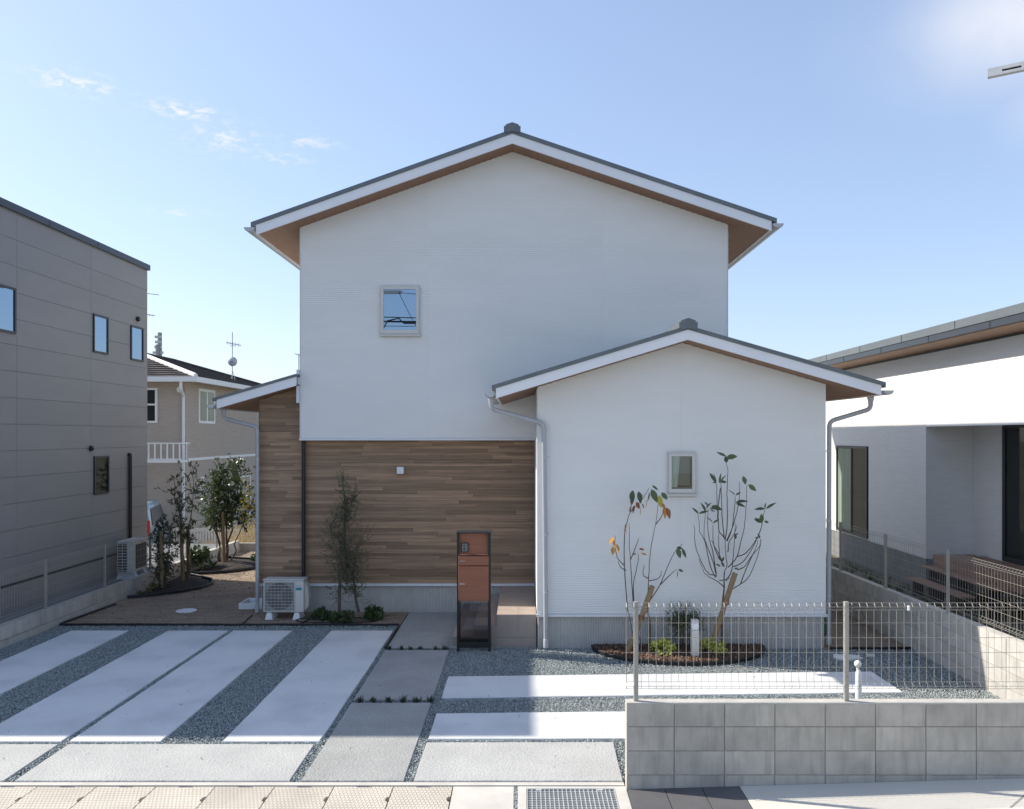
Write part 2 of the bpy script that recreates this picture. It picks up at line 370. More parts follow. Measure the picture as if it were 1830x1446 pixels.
def glass(name, refl, tint=(1, 1, 1), rough=.0, gcol=(1, 1, 1), ior=1.5):
    m = bpy.data.materials.new(name); m.use_nodes = True; nt = m.node_tree; N = nt.nodes; L = nt.links
    N.remove(N['Principled BSDF']); out = N['Material Output']
    g = N.new('ShaderNodeBsdfGlossy'); g.inputs['Roughness'].default_value = rough; g.inputs['Color'].default_value = (*gcol, 1)
    t = N.new('ShaderNodeBsdfTransparent'); t.inputs['Color'].default_value = (*tint, 1)
    fr = N.new('ShaderNodeFresnel'); fr.inputs['IOR'].default_value = ior
    ad = N.new('ShaderNodeMath'); ad.operation = 'ADD'; ad.use_clamp = True; L.new(fr.outputs[0], ad.inputs[0]); ad.inputs[1].default_value = refl
    ge = N.new('ShaderNodeNewGeometry'); fb = N.new('ShaderNodeMath'); fb.operation = 'SUBTRACT'; fb.inputs[0].default_value = 1; L.new(ge.outputs['Backfacing'], fb.inputs[1])
    ml = N.new('ShaderNodeMath'); ml.operation = 'MULTIPLY'; L.new(ad.outputs[0], ml.inputs[0]); L.new(fb.outputs[0], ml.inputs[1])   # the far side of the pane does not mirror again
    mx = N.new('ShaderNodeMixShader'); L.new(ml.outputs[0], mx.inputs[0]); L.new(t.outputs[0], mx.inputs[1]); L.new(g.outputs[0], mx.inputs[2])
    L.new(mx.outputs[0], out.inputs['Surface']); return m
M['glass'] = glass('window_glass', .10, (.85, .9, .88))
M['glass_plain'] = glass('plain_window_glass', .0, (.8, .85, .82), ior=1.35)
M['glass_low_e'] = glass('coated_window_glass', .42, (.5, .55, .55), gcol=(.62, .80, 1.0))
M['glass_smoke'] = glass('smoked_panel', .03, (.62, .60, .60))

# ------------------------------------------------------------------ ground, lot, street
MB().box(-400, 400, -60, 500, -1.2, -.62).make('land', M['land'], kind='structure')
MB().box(-8.32, 6.21, 7.94, 24.0, -.62, -.03).make('lot_ground', M['gravelbase'], kind='structure')
MB().box(-30, -8.325, 7.94, 24.1, -.62, .2).make('ground', M['gravelbase'], kind='structure')
MB().box(6.215, 30, 7.98, 30, -.62, -.16).make('ground', M['weeds'], kind='structure')
MB().box(-40, 40, -12, 3.0, -.62, -.045).make('road', M['asphalt'], kind='structure')
MB().box(-40, 40, 3.02, 6.64, -.62, -.012).make('pavement', M['sidewalk'], kind='structure')  # out of view; put in as pale concrete to bounce fill light
MB().box(-30, .968, 7.945, 8.015, -.6, .004).make('kerb', M['curb'], kind='structure')
# soil areas
soil = MB()
soil.box(-8.19, -2.17, 14.62, 23.98, -.1, .0)
soil.box(4.7, 6.085, 13.03, 23.98, -.1, .0)
soil.make('soil', M['soil'], kind='structure')

SLABS = []    # footprints for the gravel to avoid
drive = thing('driveway', None, None, (0, 8, 0), kind='structure')
def slab(name, m, poly, z=.018):
    SLABS.append(poly)
    cx = sum(p[0] for p in poly) / len(poly); cy = sum(p[1] for p in poly) / len(poly)
    # edges cast by hand: slightly wavy outline with a softened arris
    pts = []
    for i in range(len(poly)):
        a, b = Vector(poly[i]), Vector(poly[(i + 1) % len(poly)]); n = max(2, int((b - a).length / .35))
        for k in range(n):
            p = a.lerp(b, k / n)
            if k: p += Vector((random.uniform(-.004, .004), random.uniform(-.004, .004)))
            pts.append((p.x, p.y))
    n = len(pts); b = MB(); e = .008
    inn = [(p[0] + (e if p[0] < cx else -e), p[1] + (e if p[1] < cy else -e)) for p in pts]
    vs = [(p[0], p[1], -.06) for p in pts] + [(p[0], p[1], z - e) for p in pts] + [(p[0], p[1], z) for p in inn]
    fs = [tuple(range(2 * n, 3 * n))] + [(r * n + i, r * n + (i + 1) % n, (r + 1) * n + (i + 1) % n, (r + 1) * n + i) for r in (0, 1) for i in range(n)]
    b.add(vs, fs); return b.make(name, m, drive)
def R4(x0, x1, y0, y1): return [(x0, y0), (x1, y0), (x1, y1), (x0, y1)]
for (a, b) in ((-7.72, -6.74), (-6.06, -5.035), (-4.95, -3.95), (-3.28, -2.22)):
    slab('concrete_strip', M['concrete_white'], R4(a, b, 9.06, 14.19))
slab('concrete_strip', M['concrete_white'], [(-1.036, 10.56), (4.93, 10.79), (4.92, 11.73), (-1.036, 11.49)])
slab('concrete_strip', M['concrete_white'], [(-1.045, 9.13), (3.6, 9.16), (3.6, 10.12), (-1.04, 9.96)])
slab('aggregate_slab', M['aggregate'], R4(-8.18, -5.02, 8.03, 8.99), .012)
slab('aggregate_slab', M['aggregate'], R4(-4.92, -2.255, 8.03, 8.99), .012)
slab('aggregate_slab', M['aggregate'], [(-1.057, 8.03), (.968, 8.03), (.985, 9.05), (-1.05, 9.04)], .012)
slab('path_slab', M['aggregate_path'], R4(-2.147, -1.15, 8.03, 10.37), .014)
slab('path_slab', M['aggregate_path'], R4(-2.147, -1.15, 10.49, 12.90), .014)
slab('path_slab', M['aggregate_path'], R4(-2.147, -1.02, 13.05, 15.66), .014)

# gravel: real stones, one object
def in_poly(px, py, poly):
    inside = np.ones(px.shape, bool); n = len(poly)
    for i in range(n):
        a, b = poly[i], poly[(i + 1) % n]
        inside &= ((b[0] - a[0]) * (py - a[1]) - (b[1] - a[1]) * (px - a[0])) >= -.002
    return inside
BED = (2.42, 13.05, 1.34, .99)   # front planting bed: centre x, y, half axes
def stones(name, n, xr, yr, size, flat, material, keep, z0=0.0, zj=.006, **props):
    x = RNG.uniform(*xr, n); y = RNG.uniform(*yr, n); k = keep(x, y); x = x[k]; y = y[k]; n = len(x)
    base = np.array([(1, 0, 0), (0, 1, 0), (-1, 0, 0), (0, -1, 0), (0, 0, 1), (0, 0, -1)], float)
    faces = np.array([(0, 1, 4), (1, 2, 4), (2, 3, 4), (3, 0, 4), (1, 0, 5), (2, 1, 5), (3, 2, 5), (0, 3, 5)])
    s = RNG.uniform(size[0], size[1], n); v = np.repeat(base[None], n, 0) * (1 + RNG.uniform(-.35, .35, (n, 6, 1)))
    v *= s[:, None, None]; v[:, :, 0] *= RNG.uniform(.8, 1.4, n)[:, None]; v[:, :, 2] *= flat
    v += RNG.normal(0, .12, v.shape) * s[:, None, None]
    q = RNG.normal(0, 1, (n, 4)); q[:, 1:3] *= .45; q /= np.linalg.norm(q, axis=1)[:, None]; w, a, b, c = q.T
    Rm = np.stack([1 - 2 * (b * b + c * c), 2 * (a * b - c * w), 2 * (a * c + b * w), 2 * (a * b + c * w), 1 - 2 * (a * a + c * c), 2 * (b * c - a * w), 2 * (a * c - b * w), 2 * (b * c + a * w), 1 - 2 * (a * a + b * b)], 1).reshape(n, 3, 3)
    v = np.einsum('nij,nkj->nki', Rm, v)
    v[:, :, 0] += x[:, None]; v[:, :, 1] += y[:, None]; v[:, :, 2] += (z0 + RNG.uniform(-zj, zj, n))[:, None]
    F = (faces[None] + (np.arange(n) * 6)[:, None, None]).reshape(-1)
    me = bpy.data.meshes.new(name); me.vertices.add(n * 6); me.vertices.foreach_set('co', v.reshape(-1))
    me.loops.add(len(F)); me.loops.foreach_set('vertex_index', F.astype(np.int32))
    me.polygons.add(n * 8); me.polygons.foreach_set('loop_start', np.arange(0, n * 24, 3, dtype=np.int32))
    me.update(calc_edges=True); me.materials.append(material)
    at = me.attributes.new('tone', 'FLOAT', 'POINT'); at.data.foreach_set('value', np.repeat(RNG.uniform(0, 1, n), 6).astype(np.float32))
    return link(name, me, None, **props)
def keep_gravel(x, y):
    k = np.ones(x.shape, bool)
    for p in SLABS: k &= ~in_poly(x, y, p)
    k &= ~((x < -2.17) & (y > 14.6)); k &= ~((x > -1.62) & (x < .23) & (y > 13.12)); k &= ~((x > .2) & (x < 4.74) & (y > 13.06)); k &= ~((x > 4.7) & (y > 12.98))
    k &= ~((((x - BED[0]) / BED[2]) ** 2 + ((y - BED[1]) / BED[3]) ** 2) < 1)
    k &= ~((x > .97) & (y < 7.98))
    k &= ~((x > -2.17) & (x < -1.0) & (y > 13.0))
    return k
stones('gravel', 420000, (-8.19, 6.08), (8.03, 14.62), (.0055, .0105), .5, M['stone'], keep_gravel, .0, .006, kind='stuff')
dk = lambda x, y: ~((x < -2.17) & (y > 14.62))
# loose crumbs of soil
stones('soil_crumbs', 9000, (-8.15, -2.2), (14.7, 23.5), (.006, .02), .7, leafmat('soil_crumb', (.30, .22, .15), .95, 0, .4), lambda x, y: np.ones(x.shape, bool), .0, .004, kind='stuff')

def on_slab(x, y):
    k = np.zeros(x.shape, bool)
    for p in SLABS: k |= in_poly(x, y, p)
    return k & ~keep_gravel(x, y) & (RNG.uniform(0, 1, x.shape) < .5)
stones('stray_gravel', 700, (-8.1, 5.0), (8.03, 14.2), (.004, .010), .6, M['stone'], on_slab, .022, .001, kind='stuff')
# garden edging (black plastic)
def edging(pts, label, h=.05, r=.012):
    b = MB(); b.tube([(p[0], p[1], h * .55) for p in pts], r * 1.3, 6)
    for i in range(len(pts) - 1):
        a, c = pts[i], pts[i + 1]; d = Vector((c[0] - a[0], c[1] - a[1])); n = Vector((-d.y, d.x)).normalized() * .004
        b.hexa([(a[0] - n.x, a[1] - n.y, -.03), (c[0] - n.x, c[1] - n.y, -.03), (c[0] + n.x, c[1] + n.y, -.03), (a[0] + n.x, a[1] + n.y, -.03),
                (a[0] - n.x, a[1] - n.y, h * .5), (c[0] - n.x, c[1] - n.y, h * .5), (c[0] + n.x, c[1] + n.y, h * .5), (a[0] + n.x, a[1] + n.y, h * .5)])
    return tag(b.make('garden_edging', M['blackplastic'], smooth=True), label, 'edging', 'black plastic garden edging')
def wob(p0, p1, n, a=.012): return [(p0[0] + (p1[0] - p0[0]) * i / n + random.uniform(-a, a), p0[1] + (p1[1] - p0[1]) * i / n + random.uniform(-a, a)) for i in range(n + 1)]
edging(wob((-8.15, 14.62), (-2.18, 14.6), 26) + wob((-2.165, 14.55), (-2.16, 13.0), 5, .004), 'straight black edging between the brown soil yard and the driveway gravel')
edging(wob((-8.05, 16.4), (-8.17, 14.8), 4, .01) + [(-8.15, 14.64)], 'short black edging along the foot of the left block wall')
edging([(BED[0] + BED[2] * math.cos(a), BED[1] + BED[3] * math.sin(a)) for a in [math.pi + i * math.pi / 26 for i in range(27)]], 'curved black edging around the bark bed in front of the white wing', .09, .014)
edging(wob((4.76, 13.0), (6.07, 13.0), 5), 'black edging across the gap between the white wing and the right wall')
bed2 = [(-8.1, 17.0), (-7.7, 17.25), (-7.3, 17.6), (-7.0, 18.1), (-6.95, 18.6), (-7.15, 19.1), (-7.7, 19.6), (-8.12, 19.9)]
bed1 = [(-8.1, 19.95), (-7.6, 20.0), (-7.1, 20.25), (-6.75, 20.65), (-6.65, 21.2), (-6.8, 21.8), (-7.3, 22.3), (-8.1, 22.6)]
edging(bed2, 'curved black edging round the near planting bed by the left fence', .1, .016)
edging(bed1, 'curved black edging round the far planting bed by the left fence', .1, .016)
edging(wob((-5.02, 15.45), (-4.98, 14.65), 4, .02), 'black drain hose lying on soil left of the outdoor unit', .03, .01)
edging(wob((-3.85, 15.2), (-3.95, 14.68), 4, .02), 'black drain hose lying on soil right of the outdoor unit', .03, .01)
tag(MB().tube([(-3.35 + .75 * math.cos(a), 14.98 + .22 * math.sin(a), .02 + .006 * math.sin(3 * a)) for a in [i * .4 for i in range(16)]], .009, 6).make('drip_hose', M['blackplastic'], smooth=True), 'thin black irrigation hose looped round the olive tree on soil', 'hose')

# planting beds
def mound(name, pts, h, **props):
    c = Vector((sum(p[0] for p in pts) / len(pts), sum(p[1] for p in pts) / len(pts))); b = MB(); n = len(pts); rings = []
    for k, (t, z) in enumerate(((1, .01), (.75, h * .6), (.45, h * .9), (.15, h))):
        rings += [(c.x + (p[0] - c.x) * t, c.y + (p[1] - c.y) * t, z + random.uniform(-.01, .012) * (k > 0)) for p in pts]
    fs = [tuple(range(3 * n, 4 * n))] + [(r * n + i, r * n + (i + 1) % n, (r + 1) * n + (i + 1) % n, (r + 1) * n + i) for r in range(3) for i in range(n)]
    b.add(rings, fs); return b.make(name, M['bed'], **props)
bedpts = [(BED[0] + (BED[2] - .02) * math.cos(a), BED[1] + (BED[3] - .02) * math.sin(a)) for a in [math.pi + i * math.pi / 26 for i in range(27)]]
mound('planting_bed', bedpts, .05, kind='structure'); mound('planting_bed', bed2, .1, kind='structure'); mound('planting_bed', bed1, .1, kind='structure')
stones('bark_mulch', 16000, (BED[0] - BED[2], BED[0] + BED[2]), (BED[1] - BED[3], BED[1]), (.012, .034), .35, M['chip'],
       lambda x, y: (((x - BED[0]) / (BED[2] - .02)) ** 2 + ((y - BED[1]) / (BED[3] - .02)) ** 2) < 1, .05, .015, kind='stuff')

# ------------------------------------------------------------------ street edge: gutter lids, drain grate, pavement
def lid_extra(nt, src, col):
    N = nt.nodes; L = nt.links
    br = N.new('ShaderNodeTexBrick'); br.offset = 0.5; br.inputs['Scale'].default_value = 1
    br.inputs['Brick Width'].default_value = .036; br.inputs['Row Height'].default_value = .05
    br.inputs['Mortar Size'].default_value = .006; br.inputs['Mortar Smooth'].default_value = .4
    mp = N.new('ShaderNodeMapping'); L.new(src, mp.inputs[0]); L.new(mp.outputs[0], br.inputs['Vector'])
    br.inputs['Color1'].default_value = (1, 1, 1, 1); br.inputs['Color2'].default_value = (.95, .95, .95, 1); br.inputs['Mortar'].default_value = (.0, .0, .0, 1)
    bp = N.new('ShaderNodeBump'); bp.inputs['Strength'].default_value = 1; bp.inputs['Distance'].default_value = .006
    L.new(br.outputs['Color'], bp.inputs['Height']); L.new(bp.outputs[0], N['Principled BSDF'].inputs['Normal'])
    mx = N.new('ShaderNodeMix'); mx.data_type = 'RGBA'; mx.blend_type = 'MULTIPLY'; mx.inputs['Factor'].default_value = .2
    L.new(col, mx.inputs[6]); L.new(br.outputs['Color'], mx.inputs[7]); return mx.outputs[2]
M['lid'] = mat('patterned_lid_concrete', (.60, .55, .47), (.49, .445, .38), .92, (2, 2, 2), 6, rand=.05, extra=lid_extra)
gut = thing('gutter', None, None, (0, 7.5, 0), kind='structure')
MB().box(-30, .968, 6.65, 7.93, -.62, -.45).make('gutter_channel', M['dark_in'], gut)  # coloured near black so the grate holes read as deep shade
x = -.672 - 14 * .5665; i = 0
while x < -.7:
    x1 = x + .5665; g = .005; Y0, Y1 = 7.1, 7.93; hy0, hy1 = 7.60, 7.72; hw = .028
    # lid outline with half hand-holes in both sides
    poly = [(x + g, Y0), (x1 - g, Y0), (x1 - g, hy0), (x1 - g - hw, hy0 + .03), (x1 - g - hw, hy1 - .03), (x1 - g, hy1), (x1 - g, Y1), (x + .36, Y1), (x + .355, Y1 - .014), (x + .225, Y1 - .014), (x + .22, Y1), (x + g, Y1)]
    MB().slab(poly, -.1, -.004).make('gutter_lid', M['lid'], gut); x = x1
MB().slab([(-.665, 7.0), (-.085, 7.0), (-.09, 7.93), (-.665, 7.93)], -.1, -.002).make('concrete_lid', M['curb'], gut)
fr = MB(); fr.box(-.05, .03, 7.0, 7.93, -.1, .0); fr.box(.868, .975, 7.0, 7.93, -.1, 0); fr.box(.03, .868, 7.885, 7.93, -.1, 0)
fr.make('drain_surround', M['curb'], gut)
stones('joint_grit', 500, (-.086, -.052), (7.1, 7.93), (.004, .01), .8, M['stone'], lambda x, y: np.ones(x.shape, bool), -.012, .006, kind='stuff')
gr = thing('storm_drain', 'grey steel grid grate over the drain beside the block wall corner', 'drain grate', (.45, 7.45, 0))
g = MB(); g.box(.034, .042, 7.1, 7.881, -.05, .0); g.box(.856, .864, 7.1, 7.881, -.05, 0); g.box(.042, .856, 7.873, 7.881, -.05, 0); g.make('frame', M['galv'], gr)
for k in range(1, 20): MB().box(.042 + k * .0408 - .0042, .042 + k * .0408 + .0042, 7.1, 7.872, -.04, -.003).make('bar', M['galv'], gr)
for k in range(1, 16): MB().box(.043, .855, 7.873 - k * .048 - .005, 7.873 - k * .048 + .005, -.035, -.006).make('cross_bar', M['galv'], gr)
for a in (.12, .70): MB().box(a, a + .055, 7.84, 7.871, -.02, .001).make('lug', M['galv'], gr)
# pavement to the right, rising gently
def zs(x): return .004 + .0285 * max(0, x - .98)
pv = MB()
def ramp(b, x0, x1, y0, y1, dz=0.0, th=.2, n=8):
    for k in range(n):
        a = x0 + (x1 - x0) * k / n; c = x0 + (x1 - x0) * (k + 1) / n
        b.hexa([(a, y0, zs(a) - th), (c, y0, zs(c) - th), (c, y1, zs(c) - th), (a, y1, zs(a) - th), (a, y0, zs(a) + dz), (c, y0, zs(c) + dz), (c, y1, zs(c) + dz), (a, y1, zs(a) + dz)])
    return b
pave = thing('pavement', None, None, (1, 7.5, 0), kind='structure')
b = MB(); b.box(.98, 2.06, 6.65, 7.845, -.3, -.012); b.make('tile_bedding', M['grout'], pave)
for k in range(3):
    a = .985 + k * .352
    ramp(MB(), a, a + .344, 6.7, 7.842, .003, .03, 1).make('paving_tile', M['slate'], pave)
ramp(MB(), 2.045, 12, 6.65, 7.845, .003, .4, 12).make('concrete_paving', M['sidewalk'], pave)
j0 = P(1840, 1411, 7.6); j1 = (4.30, 7.33)
b = MB(); A = Vector((4.92, 7.84)); B = Vector((4.25, 7.25)); d = (B - A).normalized(); nn = Vector((-d.y, d.x)) * .008
b.hexa([(A.x - nn.x, A.y - nn.y, .0), (B.x - nn.x, B.y - nn.y, .0), (B.x + nn.x, B.y + nn.y, 0), (A.x + nn.x, A.y + nn.y, 0),
        (A.x - nn.x, A.y - nn.y, zs(A.x) + .006), (B.x - nn.x, B.y - nn.y, zs(B.x) + .006), (B.x + nn.x, B.y + nn.y, zs(B.x) + .006), (A.x + nn.x, A.y + nn.y, zs(A.x) + .006)])
b.make('expansion_joint', M['mortar'], pave)

# ------------------------------------------------------------------ block walls
def block_wall(name, label, p0, p1, th, courses, L, phase, material, topmat, ztop=lambda t: 0, running=False, cap=.012, core_in=.008):
    """wall from p0 to p1 (XY), blocks as parts; courses: list of (z0,z1)"""
    w = thing(name, label, 'wall', (p0[0], p0[1], 0))
    d = Vector((p1[0] - p0[0], p1[1] - p0[1])); T = d.length; d.normalize(); n = Vector((-d.y, d.x)) * th / 2
    def hx(b, t0, t1, z0, z1, s=1.0, bev=0):
        q0 = Vector(p0[:2]) + d * t0; q1 = Vector(p0[:2]) + d * t1; m = n * s
        zz = [z0 + ztop(t0), z0 + ztop(t1), z1 + ztop(t0), z1 + ztop(t1)]
        lo = courses[0][0]
        b.hexa([(q0.x - m.x, q0.y - m.y, zz[0]), (q1.x - m.x, q1.y - m.y, zz[1]), (q1.x + m.x, q1.y + m.y, zz[1]), (q0.x + m.x, q0.y + m.y, zz[0]),
                (q0.x - m.x, q0.y - m.y, zz[2]), (q1.x - m.x, q1.y - m.y, zz[3]), (q1.x + m.x, q1.y + m.y, zz[3]), (q0.x + m.x, q0.y + m.y, zz[2])])
    b = MB(); hx(b, .004, T - .004, courses[0][0] - .3, courses[-1][1] - .004, 1 - core_in / (th / 2)); b.make('mortar', M['mortar'], w)
    for ci, (z0, z1) in enumerate(courses):
        t = phase - (L / 2 if running and ci % 2 else 0)
        while t > 0: t -= L
        while t < T:
            a, c = max(t + .005, 0), min(t + L - .005, T)
            if c - a > .03:
                b = MB(); hx(b, a, c, z0 + .004, z1 - .004, 1 + random.uniform(-.03, .006)); b.make('block', material, w)
            t += L
    b = MB(); hx(b, 0, T, courses[-1][1] - .003, courses[-1][1] + cap, 1.004); b.make('coping', topmat, w)
    return w
fw = block_wall('block_wall', 'low weathered grey concrete block wall along the street carrying the nearest mesh fence', (.978, 7.91), (9.2, 7.91), .12,
                [(-.09, .141), (.141, .368), (.368, .596), (.596, .811)], .4757, 1.426 - .978 - .4757 + .0, M['block'], M['blocktop'])
tilt = lambda t: -.0125 * t + .0
rw = block_wall('block_wall', 'grey concrete block boundary wall on the right running back beside the gravel', (6.15, 7.98), (6.15, 24), .12,
                [(-.2, .0), (.0, .2), (.2, .41), (.41, .62), (.62, .82)], .4, .1, M['block_pale'], M['blocktop'], tilt)
lw = block_wall('block_wall', 'low pale block wall along the left edge of the driveway under the mesh fence', (-8.26, 8.0), (-8.26, 24), .12,
                [(-.3, -.07), (.115, .33)], .405, .15, M['block_pale'], M['blocktop'], lambda t: -.004 * t + .03)
MB().box(-8.32, -8.195, 8.0, 24, -.05, .105).make('footing', M['blocktop'], lw)
bw = block_wall('block_wall', 'low block wall closing the far end of the left yard below dry grass', (-8.2, 24.06), (-2, 24.06), .12,
                [(-.05, .22)], .4, .1, M['block_pale'], M['blocktop'])

# ------------------------------------------------------------------ mesh fences
def mesh_fence(label, p0, p1, posts, zb, zt, side, pitch=.0715, wr=.0021, slope=0.0, posth=None, base=None, tags=()):
    """welded mesh fence: posts given as distances along the line"""
    d = Vector((p1[0] - p0[0], p1[1] - p0[1])); T = d.length; d.normalize(); n = Vector((-d.y, d.x)) * side
    f = thing('mesh_fence', label, 'fence', (p0[0], p0[1], base if base is not None else zb))
    H = zt - zb; o = .03
    def pt(t, z, off=0.0): return (p0[0] + d.x * t + n.x * off, p0[1] + d.y * t + n.y * off, z + slope * t)
    prof = [(zb, 0), (zb + .033, o), (zb + .066, 0), (zt - .068, 0), (zt - .034, o), (zt, 0)]
    edges = [0] + list(posts) + [T]
    for e in range(len(edges) - 1):
        t0, t1 = edges[e] + (.0 if e == 0 else .008), edges[e + 1] - .008
        if t1 - t0 < .06: continue
        b = MB(); t = math.ceil(t0 / pitch) * pitch
        if e == 0: b.tube([pt(t0 + .003, z, q) for z, q in prof], wr, 4, cap=False)
        while t < t1:
            b.tube([pt(t, z, q) for z, q in prof], wr, 4, cap=False); t += pitch
        hs = [(z, q) for z, q in prof]; k = zb + .066 + .14
        while k < zt - .1: hs.append((k, .004)); k += .1405
        for z, q in hs: b.tube([pt(t0, z, q), pt(t1, z, q)], wr * 1.1, 4, cap=False)
        b.make('mesh_panel', M['mesh'], f)
    for tpost in posts:
        q = Vector(pt(tpost, 0)); zz = slope * tpost; b = MB()
        b.cbox(q.x - .021, q.x + .021, q.y - .021, q.y + .021, (base if base is not None else zb) - .05 + zz, zt + .012 + zz, .004)
        for cz in (zt - .06, zb + .1): b.box(q.x - .007 + n.x * .024, q.x + .007 + n.x * .024, q.y - .007 + n.y * .024, q.y + .007 + n.y * .024, cz + zz, cz + .02 + zz)
        b.make('post', M['meshpost'], f)
    return f
ff = mesh_fence('beige grey wire mesh fence standing on the street block wall', (.98, 7.91), (9.2, 7.91), [.093, 2.094, 4.094, 6.094], .937, 1.755, -1, base=.82)
t2 = MB(); t2.box(3.645, 3.662, 7.865, 7.885, 1.69, 1.735); t2.make('label_tag', M['white_plastic'], ff)
mesh_fence('mesh fence on the right boundary wall beside the neighbour deck', (6.15, 8.05), (6.15, 24), [1.98, 3.98, 6.05, 8.05, 10.05, 12.05], .87, 1.685, 1, slope=-.0035, base=.75)
mesh_fence('grey mesh fence on the low left wall in front of the taupe house', (-8.26, 8.2), (-8.26, 24), [2.17, 4.17, 6.17, 8.2, 10.2, 12.2, 14.2], .40, 1.19, -1, wr=.0028, base=.3)
mesh_fence('short mesh fence across the far end of the left yard', (-8.2, 24.06), (-3, 24.06), [1.0, 3.0, 5.0], .30, 1.05, -1, base=.2)

# ------------------------------------------------------------------ the white house
house = thing('gable_house', 'white gabled two storey house with wood plank recess and projecting single storey wing', 'house', (-.2, 15.5, 0))
APX, APZ = -.198, 8.64                    # main soffit apex
SL, SR = .356, .337                       # main roof slopes left / right
def zsof(x): return APZ - (SL * (APX - x) if x < APX else SR * (x - APX))
XL, XR = -4.154, 3.81
FAX, FAZ, FL, FR = 2.502, 4.803, .3057, .2878
def zsof2(x): return FAZ - (FL * (FAX - x) if x < FAX else FR * (x - FAX))
VL, VR = .229, 4.758
core = MB(); core.prism([(XL, 3.28), (APX, 3.28), (APX, APZ), (XL, zsof(XL))], 15.515, 20.3)
core.prism([(APX, 3.28), (XR, 3.28), (XR, zsof(XR)), (APX, APZ)], 15.515, 25.4)
core.prism([(-2.0, 0), (XR, 0), (XR, 3.28), (-2.0, 3.28)], 15.8, 20.3)
core.prism([(APX, 0), (XR, 0), (XR, 3.28), (APX, 3.28)], 20.3, 25.4)
core.prism([(XL + .05, .0), (-2.0, 0), (-2.0, 3.28), (XL + .05, 3.28)], 15.8, 20.3)
core.make('wall', M['siding'], house)
# window holes are real openings only in the panels; the core behind them is recessed by a room box
def ribbed(x0, x1, z0, z1, poly_clip, y, holes=(), pitch=.0365, mat_=None, parent=None, name='siding_panel', depth=.016):
    """one siding panel: backing plus horizontal ribs, clipped to the gable"""
    b = MB()
    def segs(xa, xb, za, zb):
        out = [(xa, xb)]
        for (hx0, hx1, hz0, hz1) in holes:
            if zb > hz0 and za < hz1:
                o2 = []
                for (a, c) in out:
                    if hx1 <= a or hx0 >= c: o2.append((a, c)); continue
                    if hx0 > a: o2.append((a, hx0))
                    if hx1 < c: o2.append((hx1, c))
                out = o2
        return out
    z = z0
    while z < z1 - .002:
        zt = min(z + pitch, z1)
        for (a, c) in segs(x0, x1, z, zt):
            for (y0, y1, zz0, zz1) in ((y + .0135, y + depth, z, zt), (y, y + .0135, z + .014, zt)):
                poly = [(a, zz0), (c, zz0), (c, zz1), (a, zz1)]
                for cl in poly_clip: poly = clip(poly, *cl)
                if len(poly) >= 3: b.prism(poly, y0, y1)
        z = zt
    return b.make(name, mat_ or M['siding'], parent or house)
gable = [(-SL, 1, APZ - SL * APX), (SR, 1, APZ + SR * APX)]
upwin = (PX(679.3, 15.47), PX(750.3, 15.47), PZ(601, 15.47), PZ(510.8, 15.47))
for (a, c) in ((XL, PX(765, 15.5) - .001), (PX(765, 15.5) + .001, PX(1078, 15.5) - .001), (PX(1078, 15.5) + .001, XR)):
    ribbed(a, c, 3.30, 8.7, gable, 15.5, [upwin])
MB().box(XL - .02, XR + .01, 15.475, 15.53, 3.255, 3.298).make('drip_trim', M['trim'], house)
MB().box(XL - .012, XL - .001, 15.49, 15.6, 3.3, zsof(XL) - .02).make('corner_trim', M['trim'], house)
MB().box(XR + .001, XR + .012, 15.49, 15.6, 3.3, zsof(XR) - .02).make('corner_trim', M['trim'], house)
# front wing
lowin = (PX(1192.8, 13.03), PX(1243.8, 13.03), PZ(886, 13.03), PZ(808.3, 13.03))
gable2 = [(-FL, 1, FAZ - FL * FAX), (FR, 1, FAZ + FR * FAX)]
w2 = MB()
w2.prism([(VL, .54), (lowin[0], .54), (lowin[0], zsof2(lowin[0])), (VL, zsof2(VL))], 13.077, 15.55)
w2.prism([(lowin[1], .54), (VR, .54), (VR, zsof2(VR)), (FAX, FAZ), (lowin[1], zsof2(lowin[1]))], 13.077, 17.4)
w2.prism([(lowin[0], .54), (lowin[1], .54), (lowin[1], lowin[2]), (lowin[0], lowin[2])], 13.077, 17.4)
w2.prism([(lowin[0], lowin[3]), (lowin[1], lowin[3]), (lowin[1], zsof2(lowin[1])), (lowin[0], zsof2(lowin[0]))], 13.077, 17.4)
w2.make('wall', M['siding'], house)
for (a, c) in ((VL, PX(975, 13.06) - .001), (PX(975, 13.06) + .001, PX(1217, 13.06) - .001), (PX(1217, 13.06) + .001, VR)):
    ribbed(a, c, .545, 4.9, gable2, 13.06, [lowin])
MB().box(VL - .025, VR + .02, 13.035, 13.09, .50, .54).make('drip_trim', M['trim'], house)
# side face of the wing towards the porch
b = MB(); z = .545
while z < zsof2(VL) - .03: b.box(VL - .014, VL - .001, 13.062, 15.49, z + .008, min(z + .0365, zsof2(VL) - .01)); z += .0365
b.make('siding_panel', M['siding'], house)
